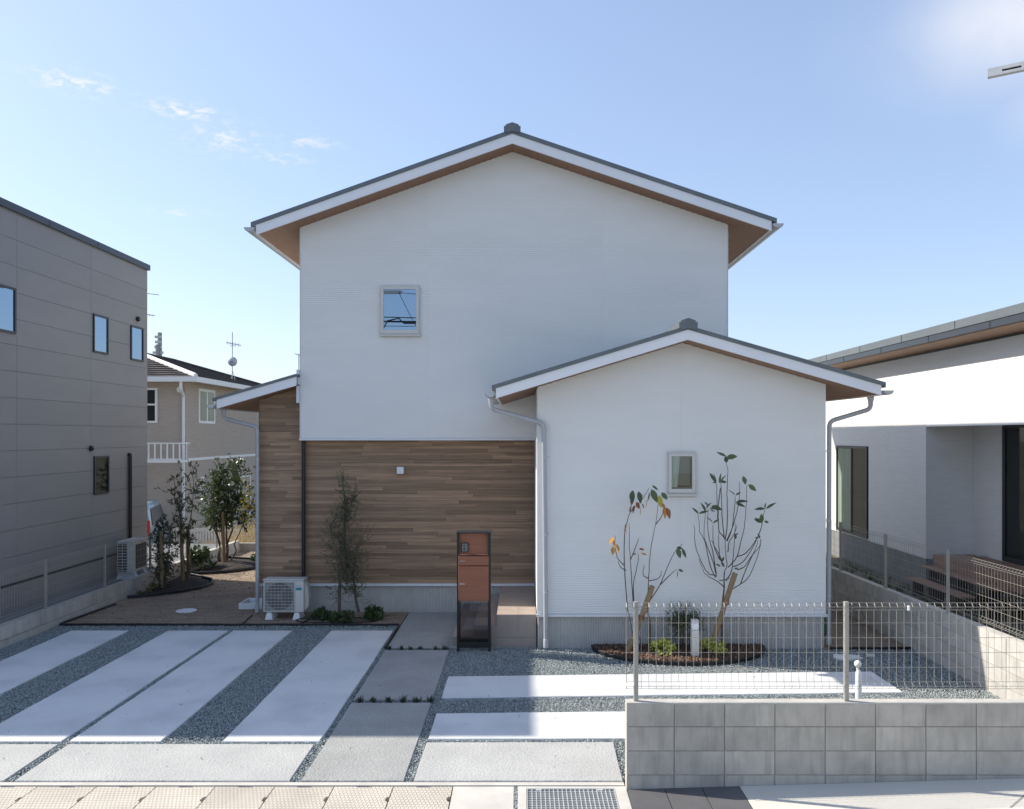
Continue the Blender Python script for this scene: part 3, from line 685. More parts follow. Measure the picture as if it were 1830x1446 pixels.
# ribbed foundation
def ribfound(x0, x1, y, z0, z1, pitch=.0275):
    b = MB(); n = int((x1 - x0) / pitch); prof = []
    for k in range(n):
        a = x0 + k * pitch; prof += [(a, y + .016), (a + pitch * .25, y), (a + pitch * .62, y), (a + pitch * .8, y + .016)]
    prof.append((x1, y + .016)); m = len(prof)
    vs = [(p[0], p[1], z0) for p in prof] + [(p[0], p[1], z1) for p in prof]
    b.add(vs, [(i, i + 1, i + 1 + m, i + m) for i in range(m - 1)]); b.box(x0, x1, y + .017, y + .2, z0, z1)
    return b.make('foundation', M['foundation'], house)
ribfound(VL + .0, VR - .01, 13.10, -.05, .505); 
MB().box(VL, VL + .15, 13.31, 15.7, -.05, .5).make('foundation', M['foundation'], house)
MB().box(VR - .16, VR - .01, 13.31, 23, -.05, .5).make('foundation', M['foundation'], house)
LWX = -4.98
ribfound(LWX + .02, VL - .02, 15.74, -.05, .50)
MB().box(LWX + .02, LWX + .17, 15.95, 23, -.05, .5).make('foundation', M['foundation'], house)
MB().box(LWX - .01, VL - .016, 15.68, 15.72, .505, .552).make('drip_trim', M['trim'], house)
# wood plank wall
WY = 15.70
def zsofL(x): return 3.838 + .2916 * (x + 5.627)
wood = MB(); wood.prism([(LWX, .55), (VL - .016, .55), (VL - .016, 3.26), (XL, 3.26), (XL, zsofL(XL)), (LWX, zsofL(LWX))], WY + .012, WY + .05)
wood.prism([(LWX, .55), (XL, .55), (XL, zsofL(XL)), (LWX, zsofL(LWX))], WY + .05, 22.5)
woodw = wood.make('wood_wall', M['brown_in'], house)
ROW = .130
def planks(x0, x1, z0, z1, cl, lo, hi, jx=()):
    z = z0; r = 0
    while z < z1 - .01:
        split = random.choice((.42, .5, .5, .58))
        for (za, zb) in ((z + .0035, z + ROW * split), (z + ROW * split + .0008, z + ROW - .001)):
            x = x0 - random.uniform(0, lo)
            while x < x1:
                xe = x + random.uniform(lo, hi)
                if abs(xe - x1) < .12: xe = x1
                poly = [(max(x, x0), za), (min(xe, x1), za), (min(xe, x1), min(zb, z1)), (max(x, x0), min(zb, z1))]
                for c in cl: poly = clip(poly, *c)
                if len(poly) >= 3 and poly[1][0] - poly[0][0] > .01 and zb > za:
                    MB().prism(poly, WY + random.uniform(-.002, .002), WY + .011).make('plank', M['plank'], woodw)
                x = xe + .001
        z += ROW; r += 1
planks(XL, VL - .02, .552, 3.25, [], .9, 2.0)
planks(LWX, XL - .003, .552, 4.28, [(-.2916, 1, 3.838 + .2916 * 5.627 - .004)], .5, 1.1)
MB().box(LWX - .014, LWX - .001, WY - .002, WY + .05, .55, zsofL(LWX) - .01).make('corner_trim', M['brown_in'], house)

# roofs
def gable_roof(apx, apz, xl, sl, xr, sr, yf, yb, ybl, fth, rth, capw, caph, left_only=False, right_only=False, cap=True, out=.09):
    """underside line through (apx, apz); returns the roof object with its parts"""
    sides = []
    if not right_only: sides.append((-1, xl, sl))
    if not left_only: sides.append((1, xr, sr))
    rf = MB(); so = MB()
    root = None
    YB = {-1: ybl, 1: yb}
    for sg, xe, s in sides:
        yb = YB[sg]
        ze = apz - s * abs(xe - apx)
        # metal sheet: overhangs the fascia by `out` and has a thin hemmed lip
        xo = xe + sg * out; zo = apz - s * abs(xo - apx)
        rf.prism([(apx, apz + fth), (xo, zo + fth), (xo, zo + fth + rth), (apx, apz + fth + rth)], yf - .02, yb)
        rf.prism([(xo - sg * .03, zo + fth - .02), (xo, zo + fth - .02), (xo, zo + fth), (xo - sg * .03, zo + fth + s * .03)], yf - .02, yb)
    root = rf.make('roof', M['roof'], house)
    for sg, xe, s in sides:
        yb = YB[sg]
        ze = apz - s * abs(xe - apx)
        MB().prism([(apx, apz), (xe, ze), (xe, ze + fth - .002), (apx, apz + fth - .002)], yf, yf + .03).make('fascia', M['fascia'], root)
        MB().prism([(xe - sg * .03, ze), (xe, ze), (xe, ze + fth - .01), (xe - sg * .03, ze + fth - .01)], yf + .031, yb).make('fascia', M['fascia'], root)
        MB().prism([(apx, apz + .004), (xe - sg * .031, ze + .004 + s * .031), (xe - sg * .031, ze + .03), (apx, apz + .03)], yf + .031, yb - .01).make('soffit', M['soffit'], root)
    if cap:
        z0 = apz + fth + rth
        hw = capw / 2; s = (sl + sr) / 2
        MB().prism([(apx - hw * .72, z0 - s * hw * .72 - .035), (apx, z0 - .045), (apx + hw * .72, z0 - s * hw * .72 - .035), (apx + hw, z0 - s * hw - .005), (apx + hw, z0 + caph * .42), (apx + hw * .78, z0 + caph * .44),
                    (apx + hw * .78, z0 + caph * .66), (apx, z0 + caph), (apx - hw * .78, z0 + caph * .66), (apx - hw * .78, z0 + caph * .44), (apx - hw, z0 + caph * .42), (apx - hw, z0 - s * hw - .005)], yf - .045, yb).make('ridge_cap', M['roof'], root)
    return root
main_roof = gable_roof(APX, APZ, -4.84, SL, 4.50, SR, 15.05, 25.9, 20.8, .175, .075, .30, .115)
wing_roof = gable_roof(FAX, FAZ, -.416, FL, 5.442, FR, 12.62, 17.5, 17.5, .155, .06, .28, .11, out=.06)
for k in range(25):     # snow guards along the right eave
    y = 15.4 + k * .42; x = 4.22; zr = zsof(x) + .235
    MB().hexa([(x, y - .022, zr - .03), (x + .10, y - .022, zr - .055), (x + .10, y + .022, zr - .055), (x, y + .022, zr - .03), (x + .045, y - .022, zr + .055), (x + .075, y - .022, zr + .045), (x + .075, y + .022, zr + .045), (x + .045, y + .022, zr + .055)]).make('snow_guard', M['roof'], main_roof)
# left lean-to roof
lr = MB()
def sl3(x0, x1, lo, hi, y0, y1, b): return b.prism([(x0, zsofL(x0) + lo), (x1, zsofL(x1) + lo), (x1, zsofL(x1) + hi), (x0, zsofL(x0) + hi)], y0, y1)
lroof = sl3(-5.70, XL - .013, .165, .215, 15.23, 22.9, lr).make('roof', M['roof'], house)
sl3(-5.627, XL - .013, 0, .163, 15.25, 15.28, MB()).make('fascia', M['fascia'], lroof)
sl3(-5.627, -5.60, 0, .155, 15.281, 22.9, MB()).make('fascia', M['fascia'], lroof)
sl3(-5.599, XL - .013, .004, .03, 15.281, 22.8, MB()).make('soffit', M['soffit'], lroof)
MB().box(XL - .05, XL - .013, 15.40, 22.9, 3.95, zsofL(XL) + .3).make('flashing', M['trim'], lroof)
# gutters: half-round troughs
def gutter(xc, zc, y0, y1, r, parent, w=1.0):
    b = MB(); n = 10; th = .006; prof = [(xc + w * r * math.cos(math.pi + math.pi * i / n), zc + r * .85 * math.sin(math.pi + math.pi * i / n)) for i in range(n + 1)]
    inn = [(xc + w * (r - th) * math.cos(math.pi + math.pi * i / n), zc + (r - th) * .85 * math.sin(math.pi + math.pi * i / n)) for i in range(n, -1, -1)]
    ring = prof + inn; m = len(ring); vs = [(p[0], y0, p[1]) for p in ring] + [(p[0], y1, p[1]) for p in ring]
    fs = [(i, (i + 1) % m, (i + 1) % m + m, i + m) for i in range(m)] + [(i, i + 1, m - 2 - i, m - 1 - i) for i in range(n)]
    b.add(vs, fs)
    b.add([(p[0], y0, p[1]) for p in prof] + [(p[0], y0 + .004, p[1]) for p in prof], [tuple(range(n + 1)), tuple(range(2 * n + 1, n, -1))])
    return b.make('gutter', M['gutter'], parent, smooth=True)
gutter(-4.84 - .108, zsof(-4.84) + .125, 15.02, 20.8, .10, main_roof); gutter(4.50 + .108, zsof(4.5) + .125, 15.02, 25.9, .10, main_roof)
gutter(-.416 - .085, 3.911 + .07, 12.6, 15.46, .075, wing_roof); gutter(5.442 + .1, 3.957 + .075, 12.6, 17.5, .08, wing_roof)
gutter(-5.627 - .1, 3.838 + .075, 15.22, 22.9, .085, lroof)
# downpipes
def bend(pts, r=.09):
    out = [Vector(pts[0])]
    for i in range(1, len(pts) - 1):
        a, b, c = map(Vector, pts[i - 1:i + 2]); q = min(r, (b - a).length * .45, (c - b).length * .45)
        s, e = b + (a - b).normalized() * q, b + (c - b).normalized() * q
        for k in range(5):
            t = k / 4; out.append(s * (1 - t) ** 2 + b * 2 * t * (1 - t) + e * t * t)
    out.append(Vector(pts[-1])); return out
def pipe(pts, r, name, m, clips=()):
    b = MB(); b.tube(bend(pts), r, 12); o = b.make(name, m, house, smooth=True)
    p = Vector(pts[0]); f = MB(); f.lathe([(r * 1.05, -.10), (r * 1.1, -.06), (r * 1.55, .02), (r * 1.6, .03)], p, 14); f.make('funnel', m, o, smooth=True)
    e = Vector(pts[-1]); f = MB(); f.lathe([(r * 1.22, .0), (r * 1.22, .13), (r * 1.02, .14)], e, 14); f.make('socket', m, o, smooth=True)
    for cz in clips: MB().lathe([(r * 1.18, -.012), (r * 1.18, .012)], (e.x, e.y, cz), 14).make('clamp', M['galv'], o, smooth=True)
    return o
Y = 12.97
pipe([P(878, 712, Y), P(878.5, 731, Y), P(972, 757, Y + .02), (PX(976, Y), Y + .02, .03)], .036, 'downpipe', M['pipe'], (3.0, 1.8, .9))
Y = 13.2
pipe([P(1556, 712, Y), P(1556, 731, Y), P(1482, 753, Y), (PX(1481, Y), Y, .03)], .036, 'downpipe', M['pipe'], (3.1, 2.0, .8))
Y = 15.58
pipe([P(400, 735, Y), P(400, 748, Y), P(460, 763, Y), (PX(460, Y), Y, .03)], .036, 'downpipe', M['pipe'], (2.9, 1.7, .7))
MB().tube([(PX(542, 15.6), 15.62, 3.25), (PX(542, 15.6), 15.62, .60)], .037, 12).make('downpipe', M['black'], house, smooth=True, label='black drain pipe on plank wall')

# windows of the house
def window(parent, x0, x1, z0, z1, yf, fw, glassm, fm, sill=True, axis='x', depth=.07):
    """outer frame x0..x1, z0..z1, front face at yf; sash inside"""
    w = MB(); w.box(x0, x1, yf + .004, yf + .02, z1 - .02, z1); 
    b = MB()
    t = .012
    b.box(x0, x0 + t, yf, yf + depth, z0, z1); b.box(x1 - t, x1, yf, yf + depth, z0, z1); b.box(x0 + t, x1 - t, yf, yf + depth, z1 - t, z1); b.box(x0 + t, x1 - t, yf, yf + depth, z0, z0 + t)
    root = b.make('window', fm, parent)
    s = MB(); y0 = yf - .012; g = t + .003
    s.cbox(x0 + g, x0 + fw, y0, y0 + .05, z0 + g, z1 - g, .003); s.cbox(x1 - fw, x1 - g, y0, y0 + .05, z0 + g, z1 - g, .003)
    s.box(x0 + fw, x1 - fw, y0 + .002, y0 + .05, z1 - fw, z1 - g); s.box(x0 + fw, x1 - fw, y0 + .002, y0 + .05, z0 + g, z0 + fw * 1.25)
    s.make('sash', fm, root)
    MB().box(x0 + fw - .006, x1 - fw + .006, y0 + .024, y0 + .029, z0 + fw * 1.2, z1 - fw + .006).make('pane', glassm, root)
    if sill: MB().box(x0 - .005, x1 + .01, yf - .03, yf + .03, z0 - .028, z0 - .002).make('sill', fm, root)
    return root
uw = window(house, upwin[0], upwin[1], upwin[2] + .03, upwin[3], 15.455, .066, M['glass_low_e'], M['winframe'])
MB().box(upwin[0] + .02, upwin[1] - .02, 15.508, 15.513, upwin[2] + .03, upwin[3] - .01).make('dark_room_sheet', M['dark_in'], uw)  # near-black sheet stands in for the unlit room behind the pane
lwn = window(house, lowin[0], lowin[1], lowin[2] + .03, lowin[3], 13.015, .062, M['glass'], M['winframe'])
b = MB(); x0, x1, z0, z1 = lowin; nseg = 8
for k in range(nseg):
    a = x0 + .05 + .15 * k / nseg; c = x0 + .05 + .15 * (k + 1) / nseg; q0 = .010 * (k % 2); q1 = .010 - q0; t = 1.0; wb = .72
    A_ = x0 + .05 + .15 * wb * k / nseg; C_ = x0 + .05 + .15 * wb * (k + 1) / nseg
    b.hexa([(A_, 13.038 + q0, z0 + .13), (C_, 13.038 + q1, z0 + .13), (C_, 13.041 + q1, z0 + .13), (A_, 13.041 + q0, z0 + .13), (a, 13.038 + q0, z1 - .02), (c, 13.038 + q1, z1 - .02), (c, 13.041 + q1, z1 - .02), (a, 13.041 + q0, z1 - .02)])
b.make('curtain', M['blanket'], lwn)
MB().box(x0 + .02, x1 - .09, 13.056, 13.06, z0 + .16, z1 - .02).make('inner_blind', M['room'], lwn)
MB().box(x0 + .02, x1 - .02, 13.05, 13.075, z0 + .07, z0 + .135).make('inner_ledge', M['room'], lwn)
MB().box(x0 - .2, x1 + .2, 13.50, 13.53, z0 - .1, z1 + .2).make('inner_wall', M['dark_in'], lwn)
MB().cbox(PX(709, 15.6), PX(721.3, 15.6), 15.60, 15.69, PZ(847, 15.6), PZ(834.5, 15.6), .006).make('wall_light', M['white_plastic'], house)

# porch steps with tiles
por = MB(); por.box(PX(887.5, 13.16) + .012, VL - .02, 13.172, 15.72, -.05, .498); por.box(PX(847, 13.16) + .012, PX(887.5, 13.16) + .012, 13.172, 15.72, -.05, .328); por.box(PX(808, 13.16) + .012, PX(847, 13.16) + .012, 13.172, 15.72, -.05, .152)
porch = por.make('porch', M['grout'], house)
xa, xb, xc = PX(887.5, 13.16), PX(925.7, 13.16), VL - .02
def ptile(*a): MB().box(*a).make('tile', M['porch'], porch)
for (u, v) in ((xa, xb), (xb, xc)):
    ptile(u + .002, v - .002, 13.16, 13.171, .150, .508); ptile(u + .002, v - .002, 13.16, 13.171, .01, .146)
    y = 13.16
    while y < 15.6: ptile(u + .002, v - .002, y + (.012 if y < 13.2 else .002), min(y + .36, 15.71), .499, .510); y += .362
for (u, v, zt) in ((PX(847, 13.16), PX(887.5, 13.16), .34), (PX(808, 13.16), PX(847, 13.16), .163)):
    ptile(u + .002, v - .001, 13.16, 13.171, .01, zt - .001)
    y = 13.16
    while y < 15.6: ptile(u + .002, v - .001, y + (.012 if y < 13.2 else .002), min(y + .6, 15.71), zt - .011, zt); y += .602
    y = 13.172
    while y < 15.6: ptile(u + .0, u + .011, y + .002, min(y + .6, 15.71), .01, zt - .013); y += .602
y = 13.172
while y < 15.6: ptile(xa, xa + .011, y + .002, min(y + .36, 15.71), .342, .497); y += .362

# ------------------------------------------------------------------ letterbox post with intercom
Yp = 12.85
lx0, lx1 = PX(816.3, Yp), PX(876.4, Yp)
pb = thing('letterbox_post', 'black framed letterbox post with rust brown doors and intercom beside the porch', 'letterbox', ((lx0 + lx1) / 2, Yp, 0))
f = MB(); w = .038; zt = PZ(953, Yp)
for (a, c) in ((lx0, lx0 + w), (lx1 - w, lx1)): f.cbox(a, c, Yp, Yp + .05, -.05, zt, .004); f.cbox(a, c, Yp + .22, Yp + .26, -.05, zt, .004)
for (a, c) in ((lx0, lx0 + w), (lx1 - w, lx1)): f.box(a + .004, c - .004, Yp + .051, Yp + .219, zt - .05, zt - .006); f.box(a + .004, c - .004, Yp + .051, Yp + .219, PZ(1155, Yp), PZ(1148.7, Yp))
f.box(lx0 + w, lx1 - w, Yp + .004, Yp + .05, PZ(1158, Yp), PZ(1149, Yp)); f.box(lx0 + w, lx1 - w, Yp + .22, Yp + .255, PZ(1158, Yp), PZ(1149, Yp))
f.box(lx0 + w, lx1 - w, Yp + .004, Yp + .03, PZ(993.6, Yp), PZ(992.2, Yp))
f.make('frame', M['black'], pb)
MB().cbox(lx0 - .012, lx1 + .012, Yp - .02, Yp + .28, zt + .001, zt + .02, .004).make('top_plate', M['dframe'], pb)
MB().box(lx0 + w, lx1 - w, Yp + .06, Yp + .08, PZ(992, Yp), zt - .002).make('intercom_board', M['box'], pb)
ic = MB().cbox(PX(824, Yp), PX(836.8, Yp), Yp + .02, Yp + .058, PZ(987.3, Yp), PZ(970.4, Yp), .005).make('intercom', M['dframe'], pb)
MB().box(PX(825.6, Yp), PX(835.4, Yp), Yp + .016, Yp + .0195, PZ(985.8, Yp), PZ(971.8, Yp)).make('face_plate', M['plate'], ic)
MB().lathe([(.001, -.006), (.012, -.006), (.014, .0)], (PX(829.6, Yp), Yp + .0155, PZ(981.5, Yp)), 14, axis='y').make('call_button', M['black'], ic, smooth=True)
MB().lathe([(.001, -.005), (.010, -.005), (.012, .0)], (PX(829.2, Yp), Yp + .0155, PZ(975.5, Yp)), 14, axis='y').make('lens', M['acdark'], ic, smooth=True)
MB().cbox(lx0 + w - .012, lx1 - w + .012, Yp - .014, Yp + .21, PZ(1010.6, Yp), PZ(994.2, Yp), .004).make('mail_slot', M['box'], pb)
bd = MB().cbox(lx0 + w - .012, lx1 - w + .012, Yp - .012, Yp + .21, PZ(1073.5, Yp), PZ(1012, Yp), .004).make('parcel_door', M['box'], pb)
MB().cbox(PX(822, Yp), PX(831, Yp), Yp - .026, Yp - .013, PZ(1044.3, Yp), PZ(1042.6, Yp), .002).make('handle', M['galv'], pb)
MB().cbox(PX(823, Yp), PX(831, Yp), Yp - .026, Yp - .015, PZ(1003, Yp), PZ(1001.8, Yp), .002).make('lock', M['galv'], pb)
MB().box(lx0 + w, lx1 - w, Yp + .03, Yp + .036, PZ(1149, Yp), PZ(1074.4, Yp)).make('glass_panel', M['glass_smoke'], pb)

# ------------------------------------------------------------------ air conditioner outdoor units
def outdoor_unit(name, label, x0, z0, w, h, d, y0):
    a = thing(name, label, 'air conditioner', (x0 + w / 2, y0 + d / 2, 0)); r = .008
    MB().cbox(x0, x0 + w, y0 + .012, y0 + d, z0, z0 + h, .012).make('casing', M['ac'], a)
    MB().cbox(x0 - .006, x0 + w + .006, y0 - .004, y0 + d + .006, z0 + h, z0 + h + .022, .006).make('lid', M['ac'], a)
    gx0, gx1, gz0, gz1 = x0 + .03, x0 + w * .77, z0 + .035, z0 + h - .03; cx, cz = (gx0 + gx1) / 2, (gz0 + gz1) / 2; R = (gz1 - gz0) / 2 - .012
    MB().lathe([(R, -.002), (R * .99, -.002), (R * .97, .003), (.01, .003)], (cx, y0 + .008, cz), 32, axis='y').make('fan_opening', M['acdark'], a)
    fan = MB()
    for k in range(3):
        t0 = k * 2.094 + .3
        fan.add([(cx + math.cos(t0 + u) * q, y0 + .0085 - .006 * (u > .1), cz + math.sin(t0 + u) * q) for q in (R * .25, R * .85) for u in (0, .9)], [(0, 1, 3, 2)])
    fan.lathe([(R * .26, .0), (R * .24, -.006), (.002, -.008)], (cx, y0 + .008, cz), 18, axis='y'); fan.make('fan', M['fan'], a)
    MB().box(gx0, gx1, y0 + .0085, y0 + .0115, gz0, gz1).make('grille_back', M['acback'], a)
    g = MB(); n = 21
    for k in range(n + 1): xx = gx0 + (gx1 - gx0) * k / n; g.box(xx - .0022, xx + .0022, y0 - .006, y0 - .002, gz0, gz1)
    n2 = 9
    for k in range(n2 + 1): zz = gz0 + (gz1 - gz0) * k / n2; g.box(gx0, gx1, y0 - .0085, y0 - .006, zz - .0028, zz + .0028)
    for (q0, q1, q2, q3) in ((gx0 - .012, gx0, gz0 - .012, gz1 + .012), (gx1, gx1 + .012, gz0 - .012, gz1 + .012)): g.box(q0, q1, y0 - .009, y0 + .012, q2, q3)
    g.box(gx0, gx1, y0 - .009, y0 + .012, gz1, gz1 + .012); g.box(gx0, gx1, y0 - .009, y0 + .012, gz0 - .012, gz0)
    g.make('grille', M['ac'], a)
    MB().cbox(gx1 + .016, x0 + w - .004, y0 + .001, y0 + .014, z0 + .01, z0 + h - .008, .004).make('side_panel', M['ac'], a)
    MB().box(gx1 + .03, gx1 + .03 + .105, y0 - .003, y0 + .0005, z0 + h * .70, z0 + h * .775).make('badge', M['teal'], a)
    MB().box(gx1 + .04, gx1 + .04 + .08, y0 - .001, y0 + .0005, z0 + h * .82, z0 + h * .845).make('badge_text', M['greytext'], a)
    cov = MB(); cov.prism([(x0 + w + .001, z0 + .02), (x0 + w + .06, z0 + .09), (x0 + w + .065, z0 + h * .45), (x0 + w + .04, z0 + h * .8), (x0 + w + .001, z0 + h * .9)], y0 + .10, y0 + d - .02); cov.make('valve_cover', M['ac'], a)
    for fx in (x0 + w * .07, x0 + w * .75):
        MB().hexa([(fx - .015, y0 - .03, -.01), (fx + .13, y0 - .03, -.01), (fx + .13, y0 + d + .03, -.01), (fx - .015, y0 + d + .03, -.01),
                   (fx + .02, y0, z0 - .002), (fx + .1, y0, z0 - .002), (fx + .1, y0 + d, z0 - .002), (fx + .02, y0 + d, z0 - .002)]).make('foot', M['white_plastic'], a)
    return a
outdoor_unit('outdoor_unit', 'ivory outdoor unit on white feet in front of the plank wall', PX(470, 15.12), .122, .738, .585, .28, 15.12)
MB()
# neighbour unit on the left, seen from its end
a2 = thing('outdoor_unit', 'ivory outdoor unit against the taupe house behind the left fence', 'air conditioner', (-8.66, 18.4, .25))
MB().cbox(-8.82, -8.50, 18.06, 18.80, .35, 1.02, .012).make('casing', M['ac'], a2); MB().cbox(-8.83, -8.49, 18.05, 18.81, 1.021, 1.042, .005).make('lid', M['ac'], a2)
b = MB(); b.box(-8.80, -8.60, 18.05, 18.062, .38, .99); b.make('coil', M['acdark'], a2)
b = MB()
for k in range(10): zz = .40 + k * .062; b.box(-8.81, -8.59, 18.04, 18.048, zz, zz + .012)
for xx in (-8.81, -8.705, -8.60): b.box(xx, xx + .012, 18.034, 18.04, .37, 1.0)
b.make('coil_guard', M['ac'], a2)
MB().box(-8.499, -8.492, 18.22, 18.72, .42, .95).make('fan_grille', M['acdark'], a2)
for yy in (18.15, 18.6): MB().hexa([(-8.9, yy, .19), (-8.42, yy, .19), (-8.42, yy + .1, .19), (-8.9, yy + .1, .19), (-8.84, yy, .347), (-8.5, yy, .347), (-8.5, yy + .1, .347), (-8.84, yy + .1, .347)]).make('foot', M['white_plastic'], a2)

# ------------------------------------------------------------------ small yard things
tag(MB().lathe([(.19, -.02), (.19, .008), (.183, .014), (.02, .016), (.018, .02), (.001, .02)], (PX(333, 15.85), 15.85, 0), 28).make('drain_cover', M['white_plastic'], smooth=True), 'round white drain cover set in the brown soil yard', 'drain cover')
def basin(x0, x1, y0, y1, h):
    b = MB(); b.box(x0, x1, y0, y0 + .03, 0, h); b.box(x0, x1, y1 - .03, y1, 0, h); b.box(x0, x0 + .03, y0 + .03, y1 - .03, 0, h); b.box(x1 - .03, x1, y0 + .03, y1 - .03, 0, h); b.box(x0 + .03, x1 - .03, y0 + .03, y1 - .03, 0, .03); return b
bs = thing('wash_basin', 'square white ground basin beside the left downpipe', 'basin', (-5.25, 16.3, 0))
basin(-5.48, -5.0, 16.0, 16.55, .11).make('bowl', M['white_plastic'], bs); MB().lathe([(.03, .031), (.03, .035), (.001, .035)], (-5.24, 16.28, 0), 12).make('drain', M['acdark'], bs)
# bollard light
bx, by = PX(1241, 12.4), 12.37
bl = thing('bollard_light', 'short beige bollard light with white top in the bark bed', 'garden light', (bx, by, 0))
MB().cbox(bx - .055, bx + .055, by - .055, by + .055, .0, .455, .006).make('post', M['winframe'], bl)
MB().cbox(bx - .053, bx + .053, by - .053, by + .053, .456, .590, .016).make('diffuser', M['diffuser'], bl)
MB().cbox(bx - .055, bx + .055, by - .055, by + .055, .591, .606, .006).make('cap', M['winframe'], bl)
# white ball-topped post behind the wall
wx, wy = PX(1533, 10.4), 10.4
wp = thing('ball_top_post', 'small white post with a ball top behind the street block wall', 'post', (wx, wy, 0))
MB().lathe([(.038, -.02), (.038, .02), (.036, .36), (.034, .385), (.024, .40), (.017, .42)], (wx + .01, wy, 0), 18).make('post', M['white_plastic'], wp, smooth=True)
MB().lathe([(.016, .41), (.015, .45), (.02, .452)] + [(.044 * math.sin(t), .49 - .044 * math.cos(t)) for t in [.5 + .22 * i for i in range(12)]], (wx, wy, 0), 18).make('ball', M['white_plastic'], wp, smooth=True)
# mortar patch round a meter cover
pts = [(PX(1511, 12.55) + (.22 + random.uniform(-.05, .04)) * math.cos(t), 12.5 + (.17 + random.uniform(-.05, .03)) * math.sin(t)) for t in [i * .45 for i in range(14)]]
tag(MB().slab(pts, -.01, .022).make('mortar_patch', M['concrete_white']), 'irregular pale mortar patch in the shaded gravel by the wing corner', 'mortar patch')
tag(MB().lathe([(.07, -.01), (.07, .022), (.05, .026), (.001, .026)], (PX(1556, 12.6), 12.6, 0), 16).make('valve_cover', M['galv']), 'small round grey valve cover in the shaded gravel', 'valve cover')
tag(MB().cbox(4.98, 5.12, 13.9, 14.05, .02, .42, .02).make('meter_box', mat('green_plastic', (.03, .16, .08), None, .5)), 'small green meter box in the gap right of the white wing', 'meter box')
# grass tufts in the path joints
def blades(n, h, spread, wdt=.004, lean=.6):
    v = []; f = []; tone = []
    for i in range(n):
        a = random.uniform(0, 6.283); r = random.uniform(0, spread * .35); x, y = r * math.cos(a), r * math.sin(a); hh = h * random.uniform(.5, 1); l = lean * hh * random.uniform(.2, 1.2)
        dx, dy = math.cos(a) * l, math.sin(a) * l; px, py = -math.sin(a) * wdt, math.cos(a) * wdt; o = len(v)
        v += [(x - px, y - py, 0), (x + px, y + py, 0), (x + dx * .45 + px * .8, y + dy * .45 + py * .8, hh * .7), (x + dx * .45 - px * .8, y + dy * .45 - py * .8, hh * .7), (x + dx, y + dy, hh * .86)]
        f += [(o, o + 1, o + 2, o + 3), (o + 3, o + 2, o + 4)]; tone += [random.random()] * 5
    return v, f, tone
def leafmesh(name, v, f, tone, m, smooth=False):
    me = bpy.data.meshes.new(name); me.from_pydata(v, [], f)
    for q in (m if isinstance(m, (list, tuple)) else [m]): me.materials.append(q)
    at = me.attributes.new('tone', 'FLOAT', 'POINT'); at.data.foreach_set('value', tone); me.update(); return me
tm = [leafmesh('grass_tuft', *blades(46, .085, .14), M['tuft']) for _ in range(3)]
for j, (row, xs_, yy) in enumerate((('upper', (696, 717.4, 733.8, 751.8, 778, 796), 12.975), ('lower', (643.6, 666.6, 694.4, 720.7, 745, 769.8), 10.43))):
    for k, xx in enumerate(xs_):
        o = link('grass_tuft', tm[(k + j) % 3]); o.location = (PX(xx, yy), yy, .0); o.rotation_euler[2] = random.uniform(0, 6.28); s = random.uniform(.8, 1.25); o.scale = (s * 1.2, s * .8, s)
        nth = ('leftmost', 'second from left', 'third from left', 'fourth from left', 'fifth from left', 'rightmost')[k]
        tag(o, f'dark grass tuft in the {"far" if j == 0 else "near"} joint of the path slabs, {nth}', 'grass tuft', 'grass tufts planted in the path joints')
MB().box(-2.147, -1.15, 12.902, 13.048, -.05, -.004).make('joint_soil', M['bed'], drive); MB().box(-2.147, -1.15, 10.372, 10.488, -.05, -.004).make('joint_soil', M['bed'], drive)

# ------------------------------------------------------------------ left neighbour: taupe two storey house
lh = thing('taupe_house', 'taupe panel clad two storey house with flat roof on the left', 'house', (-9.0, 16, 0))
XH, HY0, HY1, HT = -9.0, 12.06, 19.9, 7.30
MB().box(-19, XH - .03, HY0, HY1 - .0, .2, HT).make('wall', M['tile_wall'], lh)
MB().box(-19, XH - .04, HY0 + .04, HY1 - .04, .15, .70).make('foundation', M['found_dark'], lh)
wins = {'w1': (13.55, 14.71, 5.14, 5.95), 'w2': (17.37, 17.99, 5.09, 5.90), 'w3': (19.03, 19.65, 5.08, 5.88), 'w4': (17.40, 18.02, 2.10, 2.91)}
rows = [.74 + .467 * k for k in range(15)]
cols = [HY0, 14.77, 17.30, HY1]
for ri, z0 in enumerate(rows):
    z1 = min(z0 + .467, HT)
    if z1 - z0 < .02: continue
    for ci in range(3):
        y0, y1 = cols[ci] + .003, cols[ci + 1] - .003
        rects = [(y0, y1, z0 + .006, z1)]
        for (a, c, e, g) in wins.values():
            nr = []
            for (ya, yb, za, zb) in rects:
                if c <= ya or a >= yb or g <= za or e >= zb: nr.append((ya, yb, za, zb)); continue
                if a > ya: nr.append((ya, a, za, zb))
                if c < yb: nr.append((c, yb, za, zb))
                if e > za: nr.append((max(a, ya), min(c, yb), za, e))
                if g < zb: nr.append((max(a, ya), min(c, yb), g, zb))
            rects = nr
        for (ya, yb, za, zb) in rects: MB().box(XH - .029, XH, ya, yb, za, zb).make('siding_panel', M['tile_wall'], lh)
MB().box(XH - .06, XH - .03, HY0, HY1, .70, .738).make('vent_strip', M['acdark'], lh)
b = MB()
y = HY0 + .05
while y < HY1 - .05: b.box(XH - .03, XH - .01, y, y + .02, .70, .736); y += .06
b.make('vent_slats', M['cap_dark'], lh, kind='stuff')
cap = MB(); cap.box(-19.05, XH + .05, HY0 - .05, HY1 + .05, HT + .001, HT + .13); cap.make('parapet_cap', M['cap_dark'], lh)
for (yy) in (13.9, 15.7, 17.5): MB().box(XH + .051, XH + .054, yy, yy + .012, HT, HT + .128).make('cap_seam', M['black'], lh)
